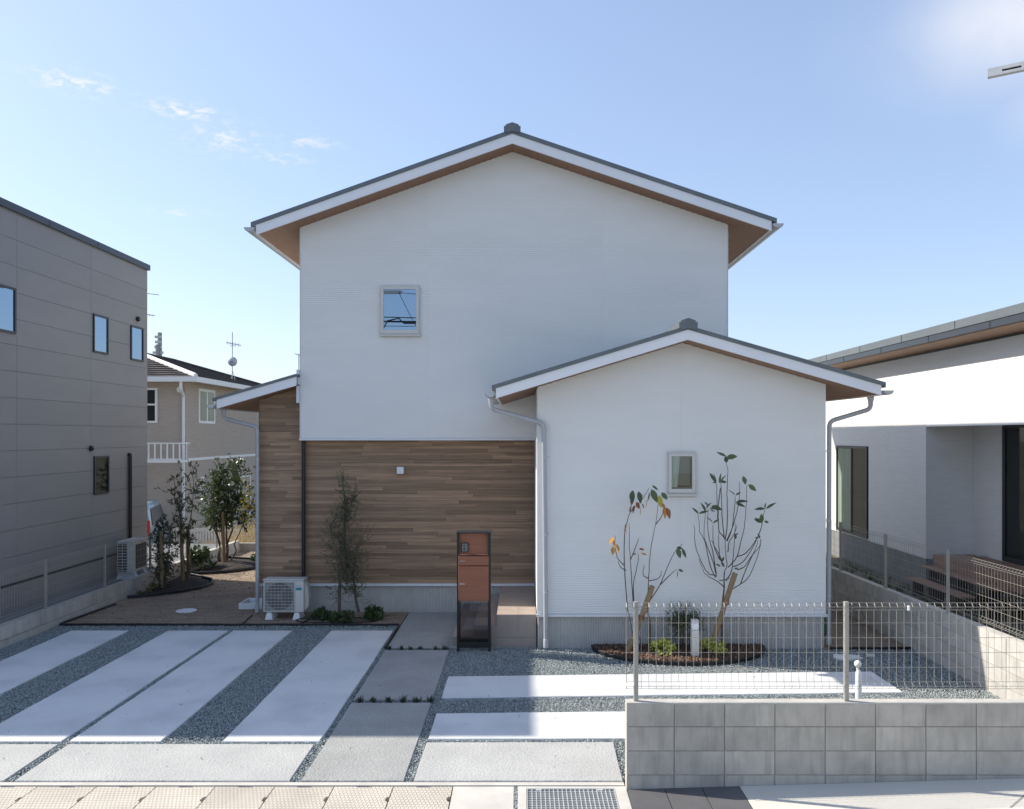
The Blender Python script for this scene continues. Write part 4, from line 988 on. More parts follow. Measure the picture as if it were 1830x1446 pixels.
def side_window(parent, X, y0, y1, z0, z1, sgn, fm, gm, fw=.04, mull=None, back=None):
    """window in a wall facing sgn*X"""
    b = MB(); o = sgn * .03
    xa, xb = sorted((X - sgn * .05, X + o))
    b.box(xa, xb, y0, y0 + fw, z0, z1); b.box(xa, xb, y1 - fw, y1, z0, z1); b.box(xa, xb, y0 + fw, y1 - fw, z1 - fw, z1); b.box(xa, xb, y0 + fw, y1 - fw, z0, z0 + fw)
    if mull: b.box(xa, xb - .005, mull - fw / 2, mull + fw / 2, z0 + fw, z1 - fw)
    r = b.make('window', fm, parent)
    xm = X + sgn * .012; xa, xb = sorted((xm, xm - sgn * .005)); MB().box(xa, xb, y0 + fw - .003, y1 - fw + .003, z0 + fw - .003, z1 - fw + .003).make('pane', gm, r)
    xa, xb = sorted((X - sgn * .024, X - sgn * .028)); MB().box(xa, xb, y0 + .01, y1 - .01, z0 + .01, z1 - .01).make('backing', back or M['dark_in'], r)
    return r
for k in ('w1', 'w2', 'w3', 'w4'):
    a, c, e, g_ = wins[k]; side_window(lh, XH, a, c, e, g_, 1, M['dframe'], M['glass_low_e'] if k != 'w4' else M['glass_plain'])
for (yy, zz) in ((19.36, 6.06), (17.27, 3.08)):
    MB().lathe([(.055, 0), (.06, .03), (.05, .06), (.02, .075), (.001, .076)], (XH, yy, zz), 16, axis='x').make('vent_hood', M['black'], lh, smooth=True)
MB().tube(bend([(XH - .02, 18.93, 2.90), (XH + .05, 18.93, 2.92), (XH + .05, 18.93, .5)], .05), .04, 10).make('conduit', M['black'], lh, smooth=True)
# antennas seen past its corner
an = thing('tv_antenna', 'thin antenna rods poking out behind the taupe house roof corner', 'antenna', P(240, 700, 22.5))
b = MB(); b.tube([P(256, 470, 22.5), P(256, 760, 22.5)], .016, 6); b.make('mast', M['galv'], an)
MB().tube([P(250, 523, 22.5), P(284, 527, 22.5)], .012, 5).make('rod', M['galv'], an); MB().tube([P(250, 560.5, 22.5), P(277, 564, 22.5)], .014, 5).make('rod', M['galv'], an)
b = MB(); [b.tube([P(262 + k * 5, 560.8 + k * .6, 22.5), P(262 + k * 5, 565 + k * .6, 22.5)], .008, 4) for k in range(3)]; b.make('element', M['galv'], an)
an2 = thing('tv_antenna', 'tiny antenna tip beside the left edge of the white house', 'antenna', P(533, 660, 34))
MB().tube([P(534, 632, 34), P(534, 700, 34)], .02, 5).make('mast', M['galv'], an2); MB().tube([P(527, 632, 34), P(541, 637, 34)], .02, 5).make('rod', M['galv'], an2)

# ------------------------------------------------------------------ back left house
bh = thing('brown_roof_house', 'taupe two storey house with brown hipped roof and white trim behind the left yard', 'house', (-15, 33, -.62))
BX0, BX1, BY0, BY1 = -19.2, -12.4, 30.5, 41.0; ez = 5.28
def gap_box(b, x0, x1, y0, y1, z0, z1): b.box(x0, x1, y0, y1, z0, z1)
MB().box(BX0, BX1, BY0, BY1, -.62, ez + .1).make('wall', M['backwall'], bh)
# brick courses on the front and side as shallow boards
b = MB(); z = -.5
while z < ez:
    b.box(BX0, BX1, BY0 - .012, BY0 - .001, z, z + .088); b.box(BX1 + .001, BX1 + .012, BY0 - .012, BY1, z, z + .088); z += .1
b.make('cladding', M['backwall'], bh, kind='stuff')
ov = .62; E0, E1, F0, F1 = BX0 - ov, BX1 + ov, BY0 - ov, BY1 + ov; rz = ez + .16; hw = (E1 - E0) / 2; pk = rz + .31 * hw; mx_ = (E0 + E1) / 2
rv = [(E0, F0, rz), (E1, F0, rz), (E1, F1, rz), (E0, F1, rz), (mx_, F0 + hw, pk), (mx_, F1 - hw, pk)]
roofb = MB().add(rv, [(0, 1, 4), (1, 2, 5, 4), (2, 3, 5), (3, 0, 4, 5), (3, 2, 1, 0)]).make('roof', M['backroof'], bh)
# tile courses on the front hip and the right slope
b = MB(); nC = 13
for k in range(nC):
    t = k / nC; t2 = (k + 1.12) / nC
    if t2 > 1: t2 = 1
    def L_(p, q, t): return tuple(p[i] + (q[i] - p[i]) * t for i in range(3))
    a0, a1 = L_(rv[0], rv[4], t), L_(rv[1], rv[4], t); c0, c1 = L_(rv[0], rv[4], t2), L_(rv[1], rv[4], t2)
    n = 16; up = .05
    row0 = [L_(a0, a1, i / n) for i in range(n + 1)]; row1 = [L_(c0, c1, i / n) for i in range(n + 1)]
    vs = [(p[0], p[1], p[2] + up + (.012 if i % 2 else 0)) for i, p in enumerate(row0)] + [(p[0], p[1], p[2] + .006) for p in row1] + [(p[0], p[1], p[2] + .0) for p in row0]
    b.add(vs, [(i, i + 1, i + n + 2, i + n + 1) for i in range(n)] + [(2 * n + 2 + i, 2 * n + 3 + i, i + 1, i) for i in range(n)])
    s0, s1 = L_(rv[1], rv[4], t), L_(rv[2], rv[5], t); u0, u1 = L_(rv[1], rv[4], t2), L_(rv[2], rv[5], t2)
    b.add([(s0[0], s0[1], s0[2] + up), (s1[0], s1[1], s1[2] + up), (u1[0], u1[1], u1[2] + .006), (u0[0], u0[1], u0[2] + .006), s0, s1], [(0, 1, 2, 3), (4, 5, 1, 0)])
b.make('roof_tiles', M['backroof'], roofb, kind='stuff')
MB().tube([(rv[1][0], rv[1][1], rv[1][2] + .06), (rv[4][0], rv[4][1], rv[4][2] + .07)], .085, 6).make('hip_cap', M['whitepaint'], roofb)
MB().tube([(rv[4][0], rv[4][1], rv[4][2] + .06), (rv[5][0], rv[5][1], rv[5][2] + .06), (rv[2][0], rv[2][1], rv[2][2] + .06)], .07, 6).make('ridge_cap', M['backroof'], roofb)
b = MB(); b.box(E0, E1, F0 - .03, F0, rz - .16, rz + .03); b.box(E1, E1 + .03, F0 - .03, F1, rz - .16, rz + .03); b.make('fascia', M['whitepaint'], roofb)
MB().box(E0, E1, F0, F1, rz - .12, rz - .10).make('soffit', M['winframe'], roofb)
b = MB(); b.box(BX0, BX1 + .03, BY0 - .035, BY0 - .013, 2.40, 2.50); b.box(BX1 + .013, BX1 + .035, BY0 - .035, BY1, 2.40, 2.50); b.make('belt_trim', M['whitepaint'], bh)
MB().tube(bend([(PX(322, 29.9), 29.95, rz - .13), (PX(322, 29.9), 29.95, 5.0), (PX(327.5, 30.4), 30.42, 4.8), (PX(327.5, 30.4), 30.42, -.6)], .1), .055, 10).make('downpipe', M['whitepaint'], bh, smooth=True)
def front_window(parent, X0, X1, Z0, Z1, Yw, fm, gm, fw, mull=None):
    b = MB(); b.box(X0, X0 + fw, Yw - .05, Yw, Z0, Z1); b.box(X1 - fw, X1, Yw - .05, Yw, Z0, Z1); b.box(X0 + fw, X1 - fw, Yw - .05, Yw, Z1 - fw, Z1); b.box(X0 + fw, X1 - fw, Yw - .05, Yw, Z0, Z0 + fw)
    if mull: b.box(X0 + fw, X1 - fw, Yw - .048, Yw - .002, mull - fw * .4, mull + fw * .4)
    r = b.make('window', fm, parent); MB().box(X0 + fw, X1 - fw, Yw - .03, Yw - .026, Z0 + fw, Z1 - fw).make('pane', gm, r); MB().box(X0 + fw, X1 - fw, Yw - .018, Yw - .014, Z0 + fw, Z1 - fw).make('backing', M['dark_in'], r); return r
front_window(bh, PX(250, 30.4), PX(280, 30.4), PZ(756, 30.4), PZ(693, 30.4), 30.487, M['whitepaint'], M['glass_plain'], .08, PZ(723, 30.4))
Xs = BX1 + .012
def ys_(x): return BX1 * 1485 / (x - 935)
side_window(bh, Xs, ys_(354), ys_(383), PZ(757, ys_(366)), PZ(698, ys_(366)) + .05, 1, M['whitepaint'], M['glass_plain'], .1, (ys_(354) + ys_(383)) / 2, M['dark_in'])
MB().box(Xs - .015, Xs - .005, (ys_(354) + ys_(383)) / 2 + .05, ys_(383) - .1, PZ(755, ys_(366)), PZ(700, ys_(366))).make('curtain', M['blanket'], bh)
side_window(bh, Xs, ys_(357), ys_(363), .9, 1.75, 1, M['whitepaint'], M['glass'], .06)
side_window(bh, Xs, ys_(425), ys_(447), -.2, 1.6, 1, M['whitepaint'], M['glass'], .1, None, M['room'])
MB().lathe([(.12, 0), (.11, -.05), (.001, -.06)], (PX(320, 30.4), 30.48, PZ(696, 30.4)), 14, axis='y').make('vent_hood', M['whitepaint'], bh, smooth=True)
MB().box(Xs, Xs + .12, ys_(348.5), ys_(350.5), PZ(717, 31.3), PZ(711, 31.3)).make('wall_hook', M['winframe'], bh)
b = MB(); zb, zt = PZ(827, 29.6), PZ(791, 29.6); xr_ = PX(322, 29.6)
b.box(xr_ - 4, xr_, 29.57, 29.62, zb, zb + .1); b.box(xr_ - 4, xr_, 29.57, 29.62, zt - .05, zt)
b.box(xr_ - .07, xr_ + .02, 29.57, 30.48, zb, zb + .08); b.box(xr_ - .04, xr_ + .0, 29.63, 30.48, zt - .05, zt)
k = 0
while k * .22 < 4: b.box(xr_ - .04 - k * .22, xr_ - k * .22, 29.575, 29.615, zb + .1, zt - .05); k += 1
for yy in (29.9, 30.2): b.box(xr_ - .03, xr_ - .005, yy, yy + .03, zb + .08, zt - .05)
b.make('balcony_rail', M['whitepaint'], bh)
# tv mast with dish on that roof
ta = thing('tv_mast', 'roof mast with small aerial and grey satellite dish on the brown roofed house', 'antenna', P(415, 690, 37.5)); Y = 37.5
MB().tube([P(415.3, 594, Y), P(415, 690, Y)], .022, 6).make('mast', M['galv'], ta)
MB().tube([P(404, 612, Y), P(431, 617.5, Y)], .022, 5).make('boom', M['galv'], ta)
b = MB()
for k in range(5): b.tube([P(406 + k * 5, 609.5 + k, Y), P(406 + k * 5, 615.5 + k, Y + .3)], .012, 4)
b.tube([P(411, 618, Y), P(421, 618.5, Y)], .014, 4); b.make('element', M['galv'], ta)
dc = P(414.8, 646, Y - .15); b = MB(); b.lathe([(.001, .0), (.1, .01), (.17, .03), (.215, .06), (.21, .068), (.16, .04), (.001, .012)], dc, 20, axis='y'); b.make('dish', M['galv'], ta, smooth=True)
MB().tube([dc, (dc[0] + .02, dc[1] - .25, dc[2] - .05)], .015, 5).make('feed_arm', M['black'], ta)
b = MB(); b.tube([P(416, 664, Y), P(419, 672, Y), P(420, 682, Y)], .012, 4); b.tube([P(415, 664, Y), P(413, 680, Y)], .012, 4); b.make('stay', M['galv'], ta)
# utility pole far behind
up_ = thing('utility_pole', 'grey concrete utility pole top rising behind the brown roof', 'utility pole', P(285.5, 900, 60)); Y = 60
MB().tube([P(285.5, 900, Y), P(285.5, 594.5, Y)], [.22, .15], 10).make('shaft', M['polecon'], up_)
for (yy, w_) in ((603, .22), (612, .2), (621, .24), (631, .36)):
    c = P(285.5, yy, Y); MB().box(c[0] - w_, c[0] + w_, Y - .35, Y - .2, c[2] - .09, c[2] + .09).make('bracket', M['galv'], up_)
MB().lathe([(.14, -.4), (.15, .3), (.05, .36)], P(281.5, 624, Y - .4), 8).make('transformer', M['polecon'], up_)
# parked van behind the fence
vn = thing('parked_van', 'dark glassed silver blue van parked beyond the left fence, partly hidden', 'van', (-12.1, 27, -.62)); vn.rotation_euler[2] = math.radians(14); VX0, VX1, VY0, VY1, G = -13.85, -12.1, 27.0, 30.6, -.62
def shell(b, rings, mi=0):   # rings of (y, x0, x1, z0, z1, r)
    n = 0; allv = []
    for (y, x0, x1, z0, z1, r) in rings:
        ring = [(x0, z0), (x1, z0), (x1 + .0, z0 + (z1 - z0) * .45), (x1 - .10, z1 - r), (x1 - .10 - r, z1), (x0 + .10 + r, z1), (x0 + .10, z1 - r), (x0, z0 + (z1 - z0) * .45)]
        n = len(ring); allv += [(p[0], y, p[1]) for p in ring]
    fs = [(k * n + i, k * n + (i + 1) % n, (k + 1) * n + (i + 1) % n, (k + 1) * n + i) for k in range(len(rings) - 1) for i in range(n)]
    fs += [tuple(range(n - 1, -1, -1)), tuple(range((len(rings) - 1) * n, len(rings) * n))]; b.add(allv, fs, mi); return b
van_b = shell(MB(), [(VY0 - .0, VX0 + .05, VX1 - .05, G + .3, G + 1.0, .06), (VY0 + .03, VX0, VX1, G + .28, G + 1.55, .08), (VY0 + .22, VX0, VX1, G + .26, G + 1.72, .1), (VY0 + 2.3, VX0, VX1, G + .26, G + 1.72, .1), (VY0 + 3.0, VX0, VX1, G + .26, G + 1.2, .1), (VY1, VX0 + .05, VX1 - .05, G + .3, G + .95, .1)]).make('body', M['van'], vn, smooth=True)
MB().hexa([(VX0 + .16, VY0 - .03, G + 1.0), (VX1 - .16, VY0 - .03, G + 1.0), (VX1 - .16, VY0 + .0, G + 1.0), (VX0 + .16, VY0 + .0, G + 1.0), (VX0 + .24, VY0 + .10, G + 1.52), (VX1 - .24, VY0 + .10, G + 1.52), (VX1 - .24, VY0 + .14, G + 1.52), (VX0 + .24, VY0 + .14, G + 1.52)]).make('rear_window', M['dframe'], vn)
MB().hexa([(VX1 - .03, VY0 + .3, G + 1.02), (VX1 + .012, VY0 + .3, G + 1.02), (VX1 + .012, VY0 + 2.6, G + 1.02), (VX1 - .03, VY0 + 2.6, G + 1.02), (VX1 - .11, VY0 + .4, G + 1.56), (VX1 - .07, VY0 + .4, G + 1.56), (VX1 - .07, VY0 + 2.2, G + 1.56), (VX1 - .11, VY0 + 2.2, G + 1.56)]).make('side_window', M['dframe'], vn)
for xx in (VX0 + .03, VX1 - .17): MB().cbox(xx, xx + .14, VY0 - .03, VY0 + .06, G + .72, G + 1.2, .01).make('taillight', M['red'], vn)
MB().cbox(VX0 + .02, VX1 - .02, VY0 - .07, VY0 + .1, G + .28, G + .55, .03).make('bumper', M['van'], vn)
for (xx, yy) in ((VX0 + .02, VY0 + .65), (VX1 - .2, VY0 + .65), (VX0 + .02, VY1 - .7), (VX1 - .2, VY1 - .7)):
    wh = MB().lathe([(.2, 0), (.31, .01), (.32, .05), (.32, .14), (.31, .18), (.2, .19)], (xx, yy, G + .32), 20, axis='x').make('wheel', M['black'], vn, smooth=True)
    MB().lathe([(.19, -.004), (.06, .012), (.001, .012)], (xx + .192, yy, G + .32), 14, axis='x').make('rim', M['galv'], wh)
# white picket fence and dry grass behind
pf = thing('picket_fence', 'sunlit white slatted fence beyond the left yard trees', 'fence', (-9.5, 26, -.62))
A, B = Vector((-11.6, 27.6)), Vector((-8.3, 27.6)); n = 34
for k in range(n + 1):
    p = A.lerp(B, k / n); MB().box(p.x - .03, p.x + .03, p.y - .012, p.y + .012, -.6, .27).make('slat', M['whitepaint'], pf)
for z in (-.35, .15): MB().box(A.x, B.x, 27.614, 27.64, z, z + .06).make('rail', M['whitepaint'], pf)
v = []; f = []; tn = []
for i in range(900):
    bx_, by_ = random.uniform(-9.5, -5.5), random.uniform(24.25, 27.3); vv, ff_, tt = blades(7, random.uniform(.4, 1.05), .15, .006, .5); o = len(v)
    v += [(p[0] + bx_, p[1] + by_, p[2] - .62 + .25) for p in vv]; f += [tuple(i_ + o for i_ in q) for q in ff_]; tn += tt
for i in range(160):   # seed heads
    bx_, by_, h = random.uniform(-8.6, -7.0), random.uniform(24.25, 25.6), random.uniform(.35, .75); o = len(v); k = random.uniform(-.08, .08)
    for q in range(5):
        s = .02 * (1 - abs(q - 2) / 3.2); v += [(bx_ + k * q * .5 - s, by_, h - .1 + q * .03), (bx_ + k * q * .5 + s, by_, h - .1 + q * .03)]; tn += [.9, .9]
    f += [(o + 2 * q, o + 2 * q + 1, o + 2 * q + 3, o + 2 * q + 2) for q in range(4)]
link('dry_grass', leafmesh('dry_grass', v, f, tn, M['dry']), kind='stuff')
MB().box(-40, -2, 24.13, 30, -.62, -.35).make('bank', M['land'], kind='structure')

# ------------------------------------------------------------------ right neighbour
rh = thing('white_neighbour_house', 'white textured house with low dark eave and recessed terrace on the right', 'house', (9.1, 17, -.16))
NX = 9.1; REC = 18.77; CZ = 3.62; NX2 = 10.17
def npan(*a, **k): return MB().box(*a).make('siding_panel', M['neighbour'], rh)
MB().box(NX + .03, 18, REC + .03, 27.5, -.2, 5.25).make('wall', M['neighbour'], rh)
MB().box(NX + .03, 18, 8.2, REC + .03, CZ + .03, 5.25).make('wall', M['neighbour'], rh)
MB().box(NX2 + .03, 18, 8.2, REC + .03, -.2, CZ + .03).make('wall', M['neighbour'], rh)
MB().box(NX + .012, 18, REC + .015, 27.4, -.2, .55).make('foundation', M['found_dark'], rh)
nw = (21.95, 24.1, .62, 3.05)
for (y0, y1) in ((REC, 21.9), (24.15, 27.5)):
    npan(NX, NX + .029, y0 + .003, y1 - .003, .56, CZ - .0)
npan(NX, NX + .029, 21.9, 24.15, nw[3] + .01, CZ)
y = 8.2
for (y0, y1) in ((8.2, 11.2), (11.2, 14.2), (14.2, 17.2), (17.2, 20.2), (20.2, 23.2), (23.2, 27.5)): npan(NX, NX + .029, y0 + .003, y1 - .003, CZ + .004, 5.23)
npan(NX + .03, NX2, REC + .0, REC + .029, .56, CZ - .01); npan(NX2, NX2 + .029, 17.62, REC - .002, .56, CZ - .01)
MB().box(NX + .0, NX2 + .1, 8.2, REC + .029, CZ - .015, CZ + .003).make('ceiling', M['siding'], rh)
MB().box(NX + .0, NX + .03, 8.2, REC - .005, CZ - .075, CZ - .016).make('drip_trim', M['siding'], rh)  # added lip that blocks a sliver of sun under the ceiling
b = MB(); y = REC + .3
MB().box(NX + .02, NX + .04, REC, 27, .51, .558).make('vent_strip', M['acdark'], rh)
w_ = side_window(rh, NX, nw[0], nw[1], nw[2], nw[3], -1, M['dframe'], M['glass_plain'], .06, 23.0, M['dark_in'])
b = MB()
for k in range(9): yy = 23.08 + k * .11; b.box(NX + .004 + .004 * (k % 2), NX + .010 + .004 * (k % 2), yy, yy + .1, nw[2] + .07, nw[3] - .07)
b.make('curtain', M['blanket'], w_)
side_window(rh, NX2, 8.6, 17.6, .70, CZ - .02, -1, M['dframe'], M['glass_plain'], .1, 13.0, M['dark_in'])
# roof: soffit, two-tier dark fascia
rr = MB().prism([(8.5, 5.32), (13, 5.95), (13, 6.05), (8.5, 5.59)], 8.0, 27.9).make('roof', M['roof'], rh)
MB().box(8.47, 8.499, 8.0, 27.9, 5.435, 5.60).make('fascia', M['roof'], rr); MB().box(8.485, 8.51, 8.0, 27.9, 5.30, 5.428).make('fascia', M['cap_dark'], rr)
for yy in (9.4, 11.7, 14.0, 16.3, 18.6, 20.9, 23.2): MB().box(8.464, 8.4695, yy, yy + .012, 5.44, 5.595).make('seam', M['black'], rr); MB().box(8.478, 8.4845, yy + 1.1, yy + 1.112, 5.305, 5.425).make('seam', M['black'], rr)
b = MB(); b.prism([(8.512, 5.285), (NX + .0, 5.235), (NX, 5.255), (8.512, 5.305)], 8.0, 27.9); b.make('soffit', M['soffit'], rr)
MB().box(NX - .012, NX - .002, 8.1, 27.5, 5.19, 5.233).make('black_strip', M['black'], rr)  # black strip along the wall top under the soffit
# deck and steps
dk_ = thing('wooden_deck', 'brown wooden deck with two side steps along the white neighbour house', 'deck', (9.7, 15, -.16))
nb = 7
for k in range(nb): a = 9.205 + k * .1365; MB().box(a, a + .131, 9.0, 18.6, .655, .68).make('board', M['deck'], dk_)
for k in range(5): y0 = 9.0 + k * 1.92; MB().box(9.18, 9.20, y0, y0 + 1.914, .42, .682).make('skirt_board', M['deck'], dk_)
for k in range(6): MB().box(9.22, 9.30, 9.2 + k * 1.8, 9.28 + k * 1.8, -.16, .654).make('leg', M['dframe'], dk_)
for (xa_, xb_, z, y0, y1) in ((8.86, 9.15, .45, 15.6, 18.5), (8.5, 8.83, .2, 16.2, 18.5)):
    for k in range(2): q = (xb_ - xa_) / 2; MB().box(xa_ + k * q, xa_ + (k + 1) * q - .006, y0, y1, z - .03, z).make('step_board', M['deck'], dk_)
    for yy in (y0 + .2, (y0 + y1) / 2, y1 - .3): MB().box(xa_ + .05, xb_ - .05, yy, yy + .06, -.16, z - .031).make('step_support', M['dframe'], dk_)
tag(MB().cbox(9.98, 10.1, 18.2, 18.34, .681, .74, .01).make('wall_tap', M['galv']), 'small metal box on the deck by the neighbour wall', 'box')
v = []; f = []; tn = []
for i in range(420):
    bx_, by_ = random.uniform(6.3, 8.9), random.uniform(9, 24); vv, ff_, tt = blades(9, random.uniform(.06, .22), .12, .006, .7); o = len(v)
    v += [(p[0] + bx_, p[1] + by_, p[2] - .16) for p in vv]; f += [tuple(i_ + o for i_ in q) for q in ff_]; tn += tt
link('weeds', leafmesh('weeds', v, f, tn, M['leaf_dark']), kind='stuff')

# ------------------------------------------------------------------ vegetation
def leaf_quad(v, f, tn, p, d, s, wd=.35, tone=None, fold=.0):
    d = Vector(d).normalized(); u = d.orthogonal().normalized(); u.rotate(__import__('mathutils').Quaternion(d, random.uniform(0, 6.28)))
    o = len(v); p = Vector(p); t = random.random() if tone is None else tone
    v += [tuple(p), tuple(p + d * s * .45 + u * s * wd), tuple(p + d * s), tuple(p + d * s * .45 - u * s * wd)]
    f.append((o, o + 1, o + 2, o + 3)); tn += [t] * 4
def rdir(up=0.0): 
    return Vector((random.gauss(0, 1), random.gauss(0, 1), random.gauss(up, 1))).normalized()
def twigs_and_leaves(stems, n_tw, tw_len, leaf_n, leaf_s, zmin, wd=.3, up=.6, shape=None, tube_r=.003, prob=None):
    """stems: list of polylines; grows twigs from random points above zmin, leaves along the twigs"""
    tb = MB(); v, f, tn = [], [], []
    segs = []
    for st in stems:
        for i in range(len(st) - 1): segs.append((Vector(st[i]), Vector(st[i + 1])))
    segs = [s for s in segs if max(s[0].z, s[1].z) > zmin]
    for k in range(n_tw):
        a, b = random.choice(segs); t = random.random(); p = a.lerp(b, t)
        if p.z < zmin: continue
        w = shape(p.z) if shape else 1
        if random.random() > w + .25: continue
        L = tw_len * w * random.uniform(.5, 1.1); d = rdir(up); d.y *= .8; d.normalize(); q = p + d * L * .5; d2 = (d + Vector((0, 0, .35)) + rdir() * .25).normalized(); e = q + d2 * L * .5
        tb.tube([p, q, e], [tube_r, tube_r * .8, tube_r * .4], 3, cap=False)
        cl = random.random()
        for j in range(leaf_n):
            s = random.uniform(.15, 1); pp = p.lerp(q, s * 2) if s < .5 else q.lerp(e, s * 2 - 1)
            leaf_quad(v, f, tn, pp, (d2 + rdir() * .9), leaf_s * random.uniform(.6, 1.2), wd, min(1, max(0, cl * .6 + random.random() * .4)))
    return tb, v, f, tn
def plant(name, label, cat, base, stems, radii, crown_m, bark, group=None, extra_tubes=(), **kw):
    t = thing(name, label, cat, base, group)
    b = MB()
    for st, r in zip(stems, radii): b.tube(st, [r * (1 - .75 * i / (len(st) - 1)) for i in range(len(st))], 7)
    b.make('trunk', bark, t, smooth=True)
    tb, v, f, tn = twigs_and_leaves(stems, **kw)
    if tb.v: tb.make('twigs', M['twig'], t)
    o = link('crown', leafmesh('crown', v, f, tn, crown_m), t)
    return t
def stemline(p0, p1, n=7, wobble=.04):
    p0, p1 = Vector(p0), Vector(p1); return [tuple(p0.lerp(p1, i / n) + (Vector((random.gauss(0, wobble), random.gauss(0, wobble), 0)) if 0 < i else Vector())) for i in range(n + 1)]
# olive in front of the planks
Y = 15.05
st = [stemline(P(606, 1092, Y), P(618, 960, Y), 5, .02) + stemline(P(618, 955, Y), P(614, 852, Y), 6, .02)[1:],
      stemline(P(641, 1094, Y), P(612, 960, Y + .1), 6, .02), stemline(P(618, 1040, Y), P(588, 935, Y), 5, .03), stemline(P(620, 1040, Y), P(644, 965, Y - .1), 5, .03), stemline(P(616, 930, Y), P(634, 880, Y), 4, .02)]
plant('olive_tree', 'slim grey green olive tree in front of the wood plank wall', 'tree', (PX(612, Y), Y, 0), st, [.03, .028, .014, .014, .01], M['leaf_olive'], M['bark'],
      n_tw=600, tw_len=.46, leaf_n=12, leaf_s=.052, zmin=.35, wd=.13, up=.25, shape=lambda z: max(.25, min(1, 1.25 - abs(z - 1.15) * .62)) if z < 1.95 else .42, tube_r=.0025)
# low shrubs near the olive
def bush(name, label, c, r, n, ls, m, group=None, wd=.38, up=.5, h=1.0, second=None):
    t = thing(name, label, 'shrub', (c[0], c[1], 0), group); v, f, tn = [], [], []; b = MB()
    for i in range(max(8, n // 14)):
        d = rdir(.9); d.z = abs(d.z); e = Vector((c[0], c[1], c[2])) + Vector((d.x * r, d.y * r, d.z * r * h)) * random.uniform(.55, 1)
        b.tube([(c[0], c[1], c[2]), tuple(e)], [.004, .002], 3, cap=False)
        tone = random.random()
        for j in range(14): leaf_quad(v, f, tn, e + rdir() * r * .17, rdir(up), ls * random.uniform(.6, 1.2), wd, min(1, max(0, tone * .5 + random.random() * .5)))
    b.make('stems', M['twig'], t); link('foliage', leafmesh('foliage', v, f, tn, m), t)
    return t
bush('low_shrub', 'small dark green shrub between the outdoor unit and the olive', (PX(573, 15.1), 15.1, .0), .2, 520, .05, M['leaf_mid'], 'low shrubs under the plank wall')
bush('low_shrub', 'dark green shrub right at the foot of the olive trunk', (PX(612, 14.8), 14.85, .0), .22, 620, .055, M['leaf_dark'], 'low shrubs under the plank wall')
bush('low_shrub', 'dark green shrub to the right of the leaning olive stem', (PX(667, 15.1), 15.1, .03), .21, 560, .055, M['leaf_mid'], 'low shrubs under the plank wall')
# left yard
Y = 21.5
st = []
for (xb, xt, yt, r) in ((400, 398, 835, .045), (404, 430, 840, .03), (396, 372, 880, .025), (407, 445, 905, .022), (392, 385, 850, .028), (402, 412, 820, .03)):
    st.append(stemline(P(xb, 1012, Y + random.uniform(-.2, .2)), P(xt, yt, Y + random.uniform(-.4, .4)), 8, .035))
plant('evergreen_tree', 'bushy multi stemmed green tree in the far bed of the left yard', 'tree', (PX(400, Y), Y, 0), st, [.045, .03, .025, .022, .028, .03], M['leaf_dark'], M['bark'],
      n_tw=450, tw_len=.5, leaf_n=14, leaf_s=.085, zmin=1.0, wd=.25, up=.3, shape=lambda z: 1.0 if 1.1 < z < 2.4 else .55, tube_r=.004)
v, f, tn = [], [], []
for i in range(90): p = Vector(P(random.gauss(441, 7), random.gauss(905, 22), Y - .3)); leaf_quad(v, f, tn, p, rdir(), .09, .28)
bpy.data.objects['evergreen_tree'] and link('autumn_leaves', leafmesh('autumn_leaves', v, f, tn, M['leaf_gold']), bpy.data.objects['evergreen_tree'])
Y = 18.7
st = [stemline(P(332, 1040, Y), P(312, 850, Y), 9, .03), stemline(P(336, 1040, Y), P(346, 838, Y + .2), 9, .03), stemline(P(333, 1010, Y), P(326, 880, Y - .2), 7, .04)]
plant('slender_tree', 'thin sparse leaved tree with two stems in the near bed of the left yard', 'tree', (PX(333, Y), Y, 0), st, [.022, .018, .014], M['leaf_bronze'], M['bark'],
      n_tw=120, tw_len=.5, leaf_n=12, leaf_s=.095, zmin=.8, wd=.17, up=.1, shape=lambda z: .55 if z < 2.1 else .9, tube_r=.0035)
st = [stemline(P(292, 1050, 17.9), P(290 + q, 925 + abs(q), 17.9), 5, .03) for q in (-12, 0, 14)]
plant('dark_shrub', 'tall dark bronze shrub in the near bed beside the left block wall', 'shrub', (PX(292, 17.9), 17.9, 0), st, [.02, .02, .02], M['leaf_bronze'], M['bark'],
      n_tw=260, tw_len=.36, leaf_n=12, leaf_s=.06, zmin=.1, wd=.25, up=.1, shape=lambda z: .95 if z < 1.0 else .45, tube_r=.003)
for (xb, xt, yb_, yt, yy, lab) in ((327, 323, 1045, 930, 18.6, 'weathered timber stake tied to the slender tree'), (289, 288, 1055, 950, 17.8, 'thick dark timber stake inside the bronze shrub'), (401, 398, 1008, 915, 21.3, 'thin timber stake inside the bushy evergreen'),
                             (337, 336, 1040, 940, 18.9, 'second timber stake just right of the slender tree stem')):
    tag(MB().tube([P(xb, yb_, yy), P(xt, yt, yy)], [.042, .036], 10).make('timber_stake', M['timber'], smooth=True), lab, 'stake')
bush('round_shrub', 'rounded dark shrub by the wall between the two left beds', (PX(372, 21.2), 20.6, .1), .42, 700, .09, M['leaf_dark'], h=1.1)
bush('pale_shrub', 'small olive green shrub at the front tip of the near left bed', (PX(270, 17.6), 17.5, .02), .24, 260, .045, M['leaf_pale'])
bush('yard_shrub', 'low green shrub at the back corner of the far left bed', (-7.0, 21.9, .02), .2, 300, .06, M['leaf_mid'])
